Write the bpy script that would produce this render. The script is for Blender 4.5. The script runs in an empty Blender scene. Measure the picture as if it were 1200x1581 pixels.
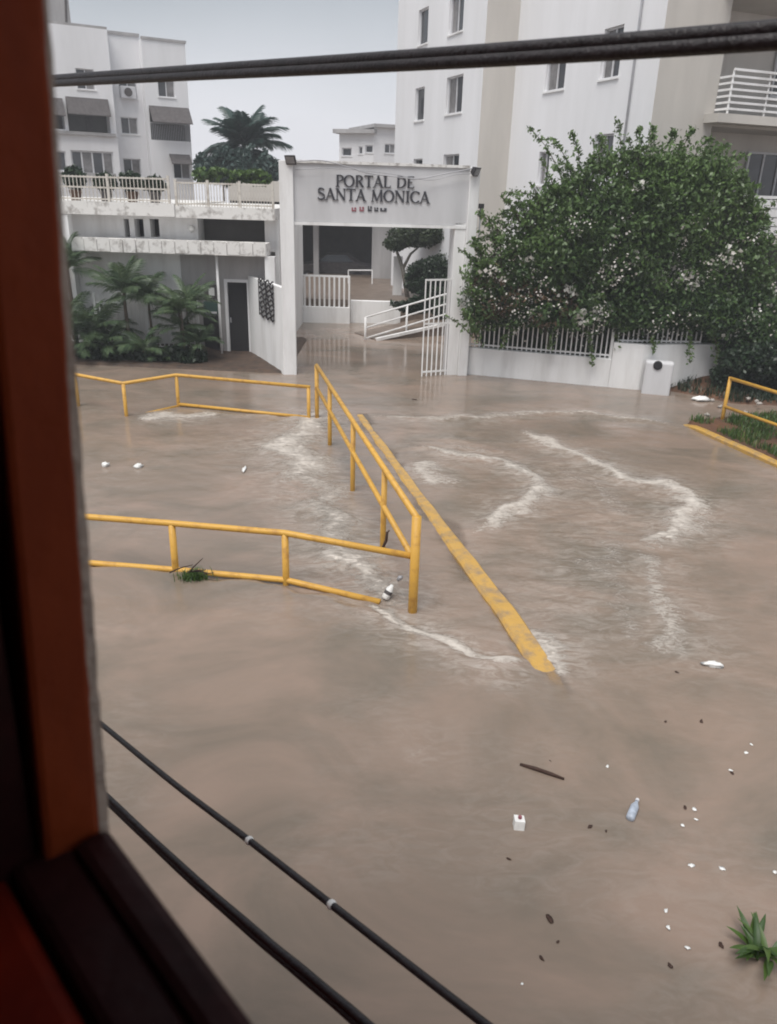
import bpy, math, random
import numpy as np
from mathutils import Vector, Matrix

random.seed(7); rng = np.random.default_rng(7)
sc = bpy.context.scene
col = sc.collection

# ---------------------------------------------------------------- camera
PW, PH, FPX = 1200.0, 1581.0, 1193.0
PITCH, ROLL, CH = 0.393, 0.030, 4.8
_F = Vector((0, math.cos(PITCH), -math.sin(PITCH)))
_R0 = Vector((1, 0, 0)); _U0 = Vector((0, math.sin(PITCH), math.cos(PITCH)))
_R = _R0*math.cos(ROLL) + _U0*math.sin(ROLL)
_U = -_R0*math.sin(ROLL) + _U0*math.cos(ROLL)
EYE = Vector((0, 0, CH))
cam_d = bpy.data.cameras.new('camera'); cam = bpy.data.objects.new('camera', cam_d); col.objects.link(cam)
cam_d.sensor_fit = 'HORIZONTAL'; cam_d.sensor_width = 36; cam_d.lens = 36*FPX/PW
cam_d.clip_start = .02; cam_d.clip_end = 2000
cam_d.dof.use_dof = True; cam_d.dof.focus_distance = 17; cam_d.dof.aperture_fstop = 7.5
cam.matrix_world = Matrix(((_R.x, _U.x, -_F.x, EYE.x), (_R.y, _U.y, -_F.y, EYE.y), (_R.z, _U.z, -_F.z, EYE.z), (0, 0, 0, 1)))
sc.camera = cam

# ---------------------------------------------------------------- world, sun, exposure
SUN_EL, SUN_AZ = math.radians(65), math.radians(208)      # high, behind the camera and to the left
w = bpy.data.worlds.new('World'); sc.world = w; w.use_nodes = True
nt = w.node_tree; nt.nodes.clear()
sky = nt.nodes.new('ShaderNodeTexSky'); sky.sky_type = 'NISHITA'; sky.sun_disc = False
sky.sun_elevation = SUN_EL; sky.sun_rotation = SUN_AZ; sky.dust_density = 4; sky.air_density = 1.2
tc = nt.nodes.new('ShaderNodeTexCoord')
sep = nt.nodes.new('ShaderNodeSeparateXYZ'); nt.links.new(tc.outputs['Generated'], sep.inputs[0])
ramp = nt.nodes.new('ShaderNodeValToRGB')                   # rain cloud: pale near the horizon, greyer above
ramp.color_ramp.elements[0].position = 0.0; ramp.color_ramp.elements[0].color = (3.35, 3.35, 3.55, 1)
ramp.color_ramp.elements[1].position = .19; ramp.color_ramp.elements[1].color = (1.75, 1.85, 1.98, 1)
e = ramp.color_ramp.elements.new(.075); e.color = (3.1, 3.12, 3.32, 1)
ns = nt.nodes.new('ShaderNodeTexNoise'); ns.inputs['Scale'].default_value = 2.5; ns.inputs['Detail'].default_value = 4
nt.links.new(tc.outputs['Generated'], ns.inputs['Vector'])
ma = nt.nodes.new('ShaderNodeMath'); ma.operation = 'MULTIPLY_ADD'; ma.inputs[1].default_value = .10; ma.inputs[2].default_value = -.05
nt.links.new(ns.outputs['Fac'], ma.inputs[0])
ad = nt.nodes.new('ShaderNodeMath'); nt.links.new(sep.outputs['Z'], ad.inputs[0]); nt.links.new(ma.outputs[0], ad.inputs[1])
nt.links.new(ad.outputs[0], ramp.inputs['Fac'])
mx = nt.nodes.new('ShaderNodeMix'); mx.data_type = 'RGBA'; mx.inputs[0].default_value = .93
nt.links.new(sky.outputs[0], mx.inputs[6]); nt.links.new(ramp.outputs[0], mx.inputs[7])
bg = nt.nodes.new('ShaderNodeBackground'); bg.inputs['Strength'].default_value = .12
nt.links.new(mx.outputs[2], bg.inputs[0])
out = nt.nodes.new('ShaderNodeOutputWorld'); nt.links.new(bg.outputs[0], out.inputs[0])
sl = bpy.data.lights.new('sun', 'SUN'); sl.energy = 1.5; sl.angle = math.radians(40); sl.color = (1, .97, .93)
so = bpy.data.objects.new('sun', sl); col.objects.link(so)
sd = Vector((math.sin(SUN_AZ)*math.cos(SUN_EL), math.cos(SUN_AZ)*math.cos(SUN_EL), math.sin(SUN_EL)))
so.rotation_euler = sd.to_track_quat('Z', 'Y').to_euler(); so.location = (0, -5, 30)
vs = sc.view_settings; vs.view_transform = 'Standard'; vs.look = 'None'; vs.gamma = 1; vs.exposure = 1.22
sc.view_settings.use_curve_mapping = False
sc.cycles.filter_width = 1.9; sc.cycles.max_bounces = 8; sc.cycles.transparent_max_bounces = 12

# ---------------------------------------------------------------- pixel -> direction helpers
def ray(x, y): return _F + _R*((x-PW/2)/FPX) - _U*((y-PH/2)/FPX)
def atz(x, y, z=0.0):
    d = ray(x, y); return EYE + d*((z-CH)/d.z)
def aty(x, y, Y):
    d = ray(x, y); return EYE + d*(Y/d.y)
def onplane(x, y, P, n):
    """where the sight line meets the vertical plane through P with horizontal normal n"""
    d = ray(x, y); n = Vector((n[0], n[1], 0))
    return EYE + d*((Vector((P[0], P[1], 0))-Vector((0, 0, 0))).dot(n)/d.dot(n))

# ---------------------------------------------------------------- mesh helpers
class MB:
    def __init__(s): s.v = []; s.f = []
    def add(s, vs, fs):
        b = len(s.v); s.v += [tuple(q) for q in vs]; s.f += [tuple(i+b for i in f) for f in fs]; return s
    def hexa(s, c):      # 8 corners: bottom ring then top ring
        return s.add(c, [(0,3,2,1),(4,5,6,7),(0,1,5,4),(1,2,6,5),(2,3,7,6),(3,0,4,7)])
    def box(s, x0, x1, y0, y1, z0, z1):
        return s.hexa([(x0,y0,z0),(x1,y0,z0),(x1,y1,z0),(x0,y1,z0),(x0,y0,z1),(x1,y0,z1),(x1,y1,z1),(x0,y1,z1)])
    def slab(s, a, b, z0, z1, t, off=0.0):
        """upright box along a->b (plan), t thick to the left of a->b, shifted by off"""
        a = Vector((a[0], a[1], 0)); b = Vector((b[0], b[1], 0)); d = (b-a).normalized(); n = Vector((-d.y, d.x, 0))
        p = [a+n*off, b+n*off, b+n*(off+t), a+n*(off+t)]
        return s.hexa([(q.x, q.y, z0) for q in p]+[(q.x, q.y, z1) for q in p])
    def bar(s, a, b, wx, wz):
        """square bar between two points"""
        a = Vector(a); b = Vector(b); d = (b-a).normalized()
        up = Vector((0,0,1)) if abs(d.z) < .9 else Vector((0,1,0))
        x = d.cross(up).normalized()*wx/2; y = x.cross(d).normalized()*wz/2
        c = [a-x-y, a+x-y, a+x+y, a-x+y]; c2 = [b-x-y, b+x-y, b+x+y, b-x+y]
        return s.add(c+c2, [(0,3,2,1),(4,5,6,7),(0,1,5,4),(1,2,6,5),(2,3,7,6),(3,0,4,7)])
    def tube(s, pts, r, n=10, cap=True):
        pts = [Vector(p) for p in pts]; rs = r if isinstance(r, (list, tuple)) else [r]*len(pts)
        b = len(s.v); N = len(pts)
        d0 = (pts[1]-pts[0]).normalized(); u = d0.orthogonal().normalized()
        for i, p in enumerate(pts):
            d = (pts[min(i+1, N-1)]-pts[max(i-1, 0)]).normalized()
            u = (u-d*u.dot(d)).normalized(); v = d.cross(u)
            for k in range(n):
                a = 2*math.pi*k/n; q = p+(u*math.cos(a)+v*math.sin(a))*rs[i]; s.v.append(tuple(q))
        for i in range(N-1):
            for k in range(n):
                s.f.append((b+i*n+k, b+i*n+(k+1) % n, b+(i+1)*n+(k+1) % n, b+(i+1)*n+k))
        if cap:
            s.f.append(tuple(b+k for k in reversed(range(n)))); s.f.append(tuple(b+(N-1)*n+k for k in range(n)))
        return s

def wloc(o):
    p = Vector((0,0,0))
    while o: p += o.location; o = o.parent
    return p
def O(name, mb, mat, parent=None, smooth=False, bevel=0, loc=None):
    """one mesh object; vertices are given in world coordinates"""
    me = bpy.data.meshes.new(name)
    base = wloc(parent) if parent else (Vector(loc) if loc else Vector((0,0,0)))
    me.from_pydata([(q[0]-base.x, q[1]-base.y, q[2]-base.z) for q in mb.v], [], mb.f); me.update()
    if mat: me.materials.append(mat)
    if smooth: me.polygons.foreach_set('use_smooth', [True]*len(me.polygons))
    o = bpy.data.objects.new(name, me); col.objects.link(o)
    if parent: o.parent = parent
    else: o.location = base
    if bevel:
        m = o.modifiers.new('bevel', 'BEVEL'); m.width = bevel; m.segments = 2; m.limit_method = 'ANGLE'
    return o
def T(name, label, cat, loc, group=None):
    o = bpy.data.objects.new(name, None); col.objects.link(o); o.location = loc; o.empty_display_size = .2
    return tag(o, label, cat, group)
def tag(o, label, cat, group=None):
    o['label'] = label; o['category'] = cat
    if group: o['group'] = group
    return o
def ST(o): o['kind'] = 'structure'; return o
def nparr_mesh(name, V, Fq, mat, parent=None, attrs=None, smooth=False, base=None):
    """fast mesh from numpy arrays (quads)"""
    me = bpy.data.meshes.new(name); b = np.array(wloc(parent)) if parent else (np.array(base) if base is not None else np.zeros(3))
    V = np.asarray(V, float)-b; n = len(V); k = Fq.shape[1]; m = len(Fq)
    me.vertices.add(n); me.vertices.foreach_set('co', V.astype(np.float32).ravel())
    me.loops.add(m*k); me.loops.foreach_set('vertex_index', Fq.astype(np.int32).ravel())
    me.polygons.add(m); me.polygons.foreach_set('loop_start', np.arange(0, m*k, k, dtype=np.int32))
    me.polygons.foreach_set('loop_total', np.full(m, k, dtype=np.int32))
    if smooth: me.polygons.foreach_set('use_smooth', np.ones(m, dtype=bool))
    me.update(calc_edges=True)
    for an, av in (attrs or {}).items():
        a = me.attributes.new(an, 'FLOAT', 'POINT'); a.data.foreach_set('value', np.asarray(av, np.float32))
    me.materials.append(mat)
    o = bpy.data.objects.new(name, me); col.objects.link(o)
    if parent: o.parent = parent
    else: o.location = Vector(b)
    return o

# ---------------------------------------------------------------- materials
def srgb(r, g, b):
    f = lambda c: ((c/255+.055)/1.055)**2.4 if c > 10 else c/255/12.92
    return (f(r), f(g), f(b))
MATS = {}
def mat(name, c, rough=.7, var=.15, scale=3.0, bump=0.0, bscale=40.0, c2=None, streak=False, metallic=0.0, spec=.5, contrast=(.35, .65)):
    m = bpy.data.materials.new(name); m.use_nodes = True; t = m.node_tree; N = t.nodes; L = t.links
    p = N['Principled BSDF']; p.inputs['Roughness'].default_value = rough; p.inputs['Metallic'].default_value = metallic
    p.inputs['Specular IOR Level'].default_value = spec
    tc = N.new('ShaderNodeTexCoord'); mp = N.new('ShaderNodeMapping'); L.new(tc.outputs['Object'], mp.inputs[0])
    if streak: mp.inputs['Scale'].default_value = (1, 1, .18)
    n1 = N.new('ShaderNodeTexNoise'); n1.inputs['Scale'].default_value = scale; n1.inputs['Detail'].default_value = 7; n1.inputs['Roughness'].default_value = .65
    L.new(mp.outputs[0], n1.inputs['Vector'])
    r = N.new('ShaderNodeValToRGB'); r.color_ramp.elements[0].position = contrast[0]; r.color_ramp.elements[1].position = contrast[1]
    d = c2 if c2 else tuple(x*(1-var) for x in c); u = c if c2 else tuple(min(1, x*(1+var*.4)) for x in c)
    r.color_ramp.elements[0].color = (*d, 1); r.color_ramp.elements[1].color = (*u, 1)
    L.new(n1.outputs['Fac'], r.inputs[0]); L.new(r.outputs[0], p.inputs['Base Color'])
    if bump:
        n2 = N.new('ShaderNodeTexNoise'); n2.inputs['Scale'].default_value = bscale; n2.inputs['Detail'].default_value = 5
        L.new(tc.outputs['Object'], n2.inputs['Vector'])
        b = N.new('ShaderNodeBump'); b.inputs['Strength'].default_value = bump; b.inputs['Distance'].default_value = .01
        L.new(n2.outputs['Fac'], b.inputs['Height']); L.new(b.outputs[0], p.inputs['Normal'])
    MATS[name] = m; return m
def leafmat(name, ca, cb, rough=.45, trans=.25):
    m = bpy.data.materials.new(name); m.use_nodes = True; t = m.node_tree; N = t.nodes; L = t.links
    p = N['Principled BSDF']; p.inputs['Roughness'].default_value = rough
    a = N.new('ShaderNodeAttribute'); a.attribute_name = 'tint'
    mxr = N.new('ShaderNodeMix'); mxr.data_type = 'RGBA'; L.new(a.outputs['Fac'], mxr.inputs[0])
    mxr.inputs[6].default_value = (*ca, 1); mxr.inputs[7].default_value = (*cb, 1)
    L.new(mxr.outputs[2], p.inputs['Base Color'])
    tr = N.new('ShaderNodeBsdfTranslucent'); L.new(mxr.outputs[2], tr.inputs[0])
    ms = N.new('ShaderNodeMixShader'); ms.inputs[0].default_value = trans
    L.new(p.outputs[0], ms.inputs[1]); L.new(tr.outputs[0], ms.inputs[2]); L.new(ms.outputs[0], N['Material Output'].inputs[0])
    return m
M_white = mat('white_paint', (.80, .80, .80), .75, c2=(.60, .59, .58), scale=1.6, streak=True, bump=.25, bscale=25, contrast=(.28, .55))
M_whiteclean = mat('white_render', (.80, .80, .82), .8, c2=(.70, .70, .71), scale=.5, streak=True, bump=.2, bscale=15)
M_beam = mat('pale_grey_paint', (.60, .60, .615), .8, c2=(.50, .50, .51), scale=1.2, streak=True, bump=.2)
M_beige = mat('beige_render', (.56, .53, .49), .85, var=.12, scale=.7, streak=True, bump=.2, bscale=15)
M_cream = mat('weathered_cream_paint', (.60, .57, .52), .7, c2=(.36, .32, .28), scale=6, contrast=(.3,.55))
M_grey = mat('grey_plaster', (.42, .41, .41), .85, c2=(.30, .29, .29), scale=1.5, streak=True, bump=.2)
M_stain = mat('stained_white_concrete', (.72, .71, .69), .85, c2=(.33, .31, .29), scale=4.5, bump=.3, contrast=(.33, .50))
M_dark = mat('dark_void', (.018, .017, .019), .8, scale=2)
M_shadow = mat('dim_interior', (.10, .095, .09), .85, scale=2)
M_glass = mat('window_glass', (.04, .043, .05), .08, var=.4, scale=.8, spec=.6)
M_glassl = mat('curtained_glass', (.22, .21, .21), .15, var=.5, scale=1.5, spec=.6)
M_frame = mat('window_frame_paint', (.62, .62, .64), .5, scale=4)
M_alu = mat('aluminium', (.40, .40, .42), .4, scale=5, metallic=.4)
M_awn = mat('awning_canvas', (.10, .09, .09), .9, var=.3, scale=6)
M_yel = mat('yellow_paint', (.60, .335, .055), .5, c2=(.40, .20, .04), scale=7, bump=.35, bscale=60, contrast=(.30, .5))
M_kerb = mat('yellow_kerb_paint', (.52, .31, .075), .35, c2=(.30, .21, .125), scale=5, bump=.6, bscale=30, contrast=(.34, .55))
M_black = mat('black_rubber', (.022, .018, .020), .5, var=.5, scale=20, bump=.4, bscale=90)
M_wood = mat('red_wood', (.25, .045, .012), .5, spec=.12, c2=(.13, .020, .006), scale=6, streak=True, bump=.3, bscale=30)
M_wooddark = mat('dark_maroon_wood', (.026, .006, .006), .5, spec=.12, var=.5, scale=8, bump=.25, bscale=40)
M_redwall = mat('red_wall_paint', (.17, .012, .003), .6, spec=.1, c2=(.075, .005, .002), scale=5, bump=.2)
M_plaster = mat('flaking_plaster', (.40, .33, .28), .9, c2=(.10, .075, .06), scale=30, bump=.6, bscale=80, contrast=(.3, .45))
M_soil = mat('wet_soil', (.085, .052, .034), .8, c2=(.035, .024, .018), scale=4, bump=.9, bscale=14)
M_redsoil = mat('red_wet_soil', (.13, .058, .028), .75, c2=(.05, .028, .016), scale=2.5, bump=.9, bscale=12)
M_pave = mat('wet_pavement', (.20, .155, .125), .45, c2=(.12, .09, .07), scale=2.5, bump=.3, bscale=20)
M_asph = mat('asphalt', (.05, .05, .05), .8)
M_bark = mat('bark', (.10, .075, .055), .9, var=.4, scale=12, bump=.8, bscale=30)
M_barkpale = mat('pale_bark', (.26, .24, .21), .9, var=.4, scale=12, bump=.6)
M_letter = mat('letter_metal', (.045, .045, .055), .5, var=.3, scale=10)
M_red = mat('red_print', (.30, .10, .12), .7, scale=20)
M_green = mat('green_board', (.05, .10, .085), .5, var=.3, scale=6)
M_twig = mat('twig', (.05, .024, .016), .8, var=.3, scale=20)
M_litter = mat('white_litter', (.80, .80, .78), .5, var=.1, scale=30)
M_clearp = mat('bluish_plastic', (.42, .47, .55), .2, var=.3, scale=20)
M_leaf = leafmat('bush_leaf', (.013, .040, .013), (.125, .205, .055), .42, .16)
M_leafd = leafmat('dark_leaf', (.010, .022, .012), (.032, .060, .026))
M_leafm = leafmat('olive_leaf', (.030, .048, .026), (.085, .11, .06))
M_palm = leafmat('palm_leaf', (.035, .070, .035), (.11, .155, .075), .45)
M_palmfar = leafmat('far_palm_leaf', (.020, .045, .040), (.050, .090, .075), .5)
M_grass = leafmat('grass_blade', (.025, .065, .015), (.10, .17, .03))
M_dry = leafmat('dry_leaf', (.06, .035, .022), (.22, .15, .09), .7, .2)
M_petal = leafmat('white_petal', (.50, .46, .42), (.80, .78, .74), .6, .3)

# ================================================================ THE SETTING
mb = MB().add([(-140,-40,-.6),(140,-40,-.6),(140,170,-.6),(-140,170,-.6)], [(0,1,2,3)])
ST(O('ground', mb, M_pave))

# value noise on arrays
def vnoise(x, y, seed=0):
    xi = np.floor(x).astype(np.int64); yi = np.floor(y).astype(np.int64); xf = x-xi; yf = y-yi
    def h(a, b):
        q = (a*374761393+b*668265263+seed*974711) & 0x7fffffff
        q = ((q ^ (q >> 13))*1274126177) & 0x7fffffff
        return ((q ^ (q >> 16)) & 0xffff)/65535.0
    u = xf*xf*(3-2*xf); v = yf*yf*(3-2*yf)
    return (h(xi,yi)*(1-u)+h(xi+1,yi)*u)*(1-v)+(h(xi,yi+1)*(1-u)+h(xi+1,yi+1)*u)*v
def fbm(x, y, o=4, seed=0):
    s = 0; a = .5; t = 0
    for i in range(o):
        s = s+a*vnoise(x, y, seed+i*17); t += a; a *= .5; x = x*2.03+5.1; y = y*2.03+3.7
    return s/t
def smooth(a, b, x):
    t = np.clip((x-a)/(b-a), 0, 1); return t*t*(3-2*t)
def polydist(X, Y, pts):
    best = np.full(X.shape, 1e9); sgn = np.zeros(X.shape); tt = np.zeros(X.shape)
    n = len(pts)-1
    for i in range(n):
        a, b = pts[i], pts[i+1]; dx, dy = b[0]-a[0], b[1]-a[1]; l2 = dx*dx+dy*dy+1e-9
        t = np.clip(((X-a[0])*dx+(Y-a[1])*dy)/l2, 0, 1)
        d = np.hypot(X-a[0]-t*dx, Y-a[1]-t*dy); m = d < best
        best = np.where(m, d, best); sgn = np.where(m, np.sign(dx*(Y-a[1])-dy*(X-a[0])), sgn); tt = np.where(m, (i+t)/n, tt)
    return best, sgn, tt
def pxl(pts, z=0): return [tuple(atz(x, y, z)[:2]) for x, y in pts]

# kerb line in plan, used by the kerb and the water
K0 = atz(556, 640); K1 = atz(845, 1035); K2 = atz(915, 1170)

# ---- flood water
def make_water():
    xs = np.concatenate([np.arange(-60, -10, 2.0), np.arange(-10, -8, .25), np.arange(-8, 9.5, .05), np.arange(9.5, 14, .25), np.arange(14, 61, 2.0)])
    ys = np.concatenate([np.arange(-12, 2.2, .4), np.arange(2.2, 12, .04), np.arange(12, 24, .06), np.arange(24, 36, .25), np.arange(36, 100, 4.0)])
    X, Y = np.meshgrid(xs, ys)
    wx = (fbm(X*1.7, Y*1.7, 3, 3)-.5)*.5; wy = (fbm(X*1.7, Y*1.7, 3, 9)-.5)*.5
    XX, YY = X+wx, Y+wy
    lines = [   # pixels, half width (m), foam strength, crest height
        ([(560,641),(640,646),(740,646),(820,637),(905,637),(960,646),(1045,658)], .16, .62, .03),
        ([(812,664),(840,685),(900,708),(960,738),(1020,747),(1053,768),(1060,792),(1038,822),(985,842)], .19, .95, .045),
        ([(1035,752),(1062,785),(1040,822)], .34, .75, .03),
        ([(640,690),(700,700),(770,712),(826,736),(838,756),(790,792),(722,822)], .15, .9, .05),
        ([(985,850),(1000,890),(1025,930),(1045,985),(1005,1015)], .17, .66, .02),
        ([(575,935),(600,948),(640,980),(690,1003),(740,1017),(812,1018)], .11, 1.1, .035),
        ([(497,632),(470,665),(425,690),(470,715),(455,745)], .42, 1.0, .04),
        ([(440,700),(500,760),(490,795)], .36, .75, .04),
        ([(500,785),(525,845),(560,870)], .34, .85, .04),
        ([(485,850),(540,870),(575,905),(615,925)], .26, 1.0, .05),
        ([(645,708),(675,748)], .30, .8, .02),
        ([(225,650),(262,642),(335,644)], .28, .8, .03),
        ([(335,640),(480,646)], .10, .40, .02),
        ([(720,828),(735,880),(770,940)], .10, .25, .01),
        ([(835,975),(855,1005),(862,1050)], .12, .9, .02),
        ([(750,1022),(805,1024)], .14, 1.0, .03),
        ([(620,1188),(665,1155)], .03, .35, .0),
        ([(880,860),(930,880),(950,835)], .26, .45, .01), ([(930,850),(940,930),(980,1000)], .22, .40, .01), ([(860,720),(930,760),(960,800)], .3, .4, .02), ([(705,690),(760,700)], .12, .5, .01),
        ([(750,915),(800,900)], .08, .25, .01)]
    foam = np.zeros(X.shape); Z = np.zeros(X.shape)
    for pts, hw, st, cr in lines:
        d, s, t = polydist(XX, YY, pxl(pts))
        end = np.clip(np.minimum(t, 1-t)*7+.35, 0, 1)
        d0 = d/hw
        # steep on one side, trailing foam on the other
        prof = np.where(s < 0, np.exp(-(d0*1.5)**2), np.exp(-(d0*.8)**2))
        foam = np.maximum(foam, prof*st*end)
        Z += cr*np.exp(-(d0*.9)**2)*end
    # churned water left of the long rail and the fan right of the kerb
    ch1, _, _ = polydist(X, Y, pxl([(480,640),(440,720),(510,800),(540,880),(600,925)]))
    ch2, _, _ = polydist(X, Y, pxl([(700,690),(850,730),(960,800),(900,900),(880,960)]))
    chop = np.exp(-(ch1/.9)**2)+.65*np.exp(-(ch2/1.3)**2)
    chop = np.clip(chop+.12*np.exp(-(Y-13)**2/40), 0, 1.2)
    foam = np.maximum(foam, .34*np.exp(-(ch1/.8)**2)*(fbm(X*2.2, Y*3.2, 4, 31) > .5))
    foam = np.maximum(foam, .27*np.exp(-(ch2/1.2)**2)*fbm(X*1.2, Y*2.4, 3, 33))
    # the sheet of water backed up against the front rail spills over its lower tube
    d, s, t = polydist(XX, YY, pxl([(140,877),(265,884),(440,905),(575,935),(600,948),(640,980),(690,1003),(740,1017),(812,1018)]))
    near = np.where(s < 0, 1-np.exp(-(d/.10)**2), 0)
    Z += .075*near*np.exp(-(d/1.6)**2)*np.clip((1-t)*6+.1, 0, 1)
    # ripples
    r1 = fbm(X*1.2+wx*2, Y*2.3, 4, 51)-.5; r2 = fbm(X*4, Y*7, 3, 77)-.5
    vis = np.clip(1-np.maximum(np.abs(X)-9, 0)/4, 0, 1)*np.clip((30-Y)/6, .15, 1)
    Z += vis*(.035*r1*(.45+chop)+.034*r2*(.06+chop)+.05*(fbm(X*2.4, Y*3.2, 3, 91)-.5)*chop)
    # shallow over the drowned end of the kerb
    dk, _, tk = polydist(XX, YY, [tuple(K1[:2]), tuple(K2[:2])])
    clear = np.exp(-(dk/.11)**4)*np.clip(1-tk*1.9, 0, 1)*(.55+.6*fbm(X*5, Y*5, 3, 44))
    dk2, _, t2 = polydist(XX, YY, [tuple(K0[:2]), tuple(K1[:2])])
    Z -= .025*np.exp(-(dk2/.25)**2)
    clear = np.maximum(clear, .5*np.exp(-(dk2/.13)**4))
    ny, nx = X.shape; idx = np.arange(nx*ny).reshape(ny, nx)
    Fq = np.stack([idx[:-1,:-1].ravel(), idx[:-1,1:].ravel(), idx[1:,1:].ravel(), idx[1:,:-1].ravel()], 1)
    V = np.stack([X.ravel(), Y.ravel(), Z.ravel()], 1)
    milk = np.zeros(X.shape)                        # bubbles carried behind the wave fronts
    for pts, hw, st, cr in lines:
        d, sg, tq = polydist(XX, YY, pxl(pts)); milk = np.maximum(milk, st*np.exp(-(d/(hw*(3.2 if hw < .2 else 2.0)+.12))**2)*np.clip(np.minimum(tq, 1-tq)*5+.3, 0, 1))
    milk = np.maximum(milk, .85*np.exp(-(ch1/.8)**2)); milk = np.maximum(milk, .45*np.exp(-(ch2/1.2)**2))
    milk = np.maximum(milk, .16*np.clip((fbm(X*.8, Y*1.1, 4, 61)-.4)*4, 0, 1))
    cal = smooth(22.2, 23.5, Y)*smooth(4, 2.5, np.abs(X+.3)); chop = chop*(1-cal)-.5*cal; V[:,2] *= (1-.8*cal).ravel()
    m = bpy.data.materials.new('muddy_water'); m.use_nodes = True; t = m.node_tree; N = t.nodes; L = t.links
    p = N['Principled BSDF']
    def attr(n):
        a = N.new('ShaderNodeAttribute'); a.attribute_name = n; return a.outputs['Fac']
    tcn = N.new('ShaderNodeTexCoord')
    def noise(sx, sy, scale, det, rough=.6, dist=0):
        mp = N.new('ShaderNodeMapping'); mp.inputs['Scale'].default_value = (sx, sy, 1); L.new(tcn.outputs['Object'], mp.inputs[0])
        q = N.new('ShaderNodeTexNoise'); q.inputs['Scale'].default_value = scale; q.inputs['Detail'].default_value = det; q.inputs['Roughness'].default_value = rough
        q.inputs['Distortion'].default_value = dist
        L.new(mp.outputs[0], q.inputs['Vector']); return q.outputs['Fac']
    def math_(op, a, b, c=None):
        q = N.new('ShaderNodeMath'); q.operation = op
        for i, v in enumerate((a, b, c)):
            if v is None: continue
            if isinstance(v, (int, float)): q.inputs[i].default_value = v
            else: L.new(v, q.inputs[i])
        return q.outputs[0]
    r = N.new('ShaderNodeValToRGB'); r.color_ramp.elements[0].position = .32; r.color_ramp.elements[1].position = .68
    r.color_ramp.elements[0].color = (.165, .137, .108, 1); r.color_ramp.elements[1].color = (.275, .203, .160, 1)
    L.new(noise(1, 1.4, .55, 6, .6, .8), r.inputs[0])
    fn = noise(1, 1.8, 6.5, 10, .72, 1.6)
    fn2 = noise(1.0, 1.9, 2.6, 4, .6, 1.2)
    ff = math_('ADD', math_('MULTIPLY', attr('foam'), math_('ADD', .50, math_('MULTIPLY', fn2, 1.3))), math_('MULTIPLY', math_('SUBTRACT', fn, .5), 3.0))
    fs = N.new('ShaderNodeMapRange'); fs.interpolation_type = 'SMOOTHSTEP'; fs.inputs['From Min'].default_value = .26; fs.inputs['From Max'].default_value = 1.45
    L.new(ff, fs.inputs['Value'])
    gate = math_('MULTIPLY', fs.outputs[0], math_('MINIMUM', math_('MULTIPLY', attr('foam'), 4.0), 1.0))
    mr_ = N.new('ShaderNodeMapRange'); mr_.interpolation_type = 'SMOOTHSTEP'; mr_.inputs['From Min'].default_value = .36; mr_.inputs['From Max'].default_value = .72
    L.new(noise(1.0, 2.3, 3.2, 9, .70, 1.4), mr_.inputs['Value'])
    mk = math_('MULTIPLY', math_('MULTIPLY', attr('milk'), mr_.outputs[0]), .95)
    mc = N.new('ShaderNodeMix'); mc.data_type = 'RGBA'; L.new(mk, mc.inputs[0]); L.new(r.outputs[0], mc.inputs[6]); mc.inputs[7].default_value = (.44, .40, .36, 1)
    fc = N.new('ShaderNodeMix'); fc.data_type = 'RGBA'; L.new(gate, fc.inputs[0]); L.new(mc.outputs[2], fc.inputs[6]); fc.inputs[7].default_value = (.58, .53, .475, 1)
    L.new(fc.outputs[2], p.inputs['Base Color'])
    L.new(math_('ADD', math_('MULTIPLY', gate, .5), .13), p.inputs['Roughness'])
    p.inputs['IOR'].default_value = 1.33
    h = math_('ADD', math_('MULTIPLY', noise(1, 1.7, 5, 5, .55, .3), 1.0), math_('MULTIPLY', gate, 1.2))
    h = math_('ADD', h, math_('MULTIPLY', noise(1, 1.5, 26, 3), math_('ADD', .06, math_('MULTIPLY', attr('chop'), .22))))
    b = N.new('ShaderNodeBump'); b.inputs['Distance'].default_value = .012
    L.new(math_('ADD', .42, math_('MULTIPLY', attr('chop'), .72)), b.inputs['Strength'])
    L.new(h, b.inputs['Height']); L.new(b.outputs[0], p.inputs['Normal'])
    tr = N.new('ShaderNodeBsdfTransparent'); ms = N.new('ShaderNodeMixShader')
    L.new(math_('MULTIPLY', attr('clear'), math_('SUBTRACT', .7, gate)), ms.inputs[0]); ms.inputs[0].default_value = 0
    L.new(p.outputs[0], ms.inputs[1]); L.new(tr.outputs[0], ms.inputs[2]); L.new(ms.outputs[0], N['Material Output'].inputs[0])
    o = nparr_mesh('flood_water', V, Fq, m, attrs={'foam': foam.ravel(), 'chop': chop.ravel(), 'clear': clear.ravel(), 'milk': milk.ravel()}, smooth=True)
    ST(o)
make_water()

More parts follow.
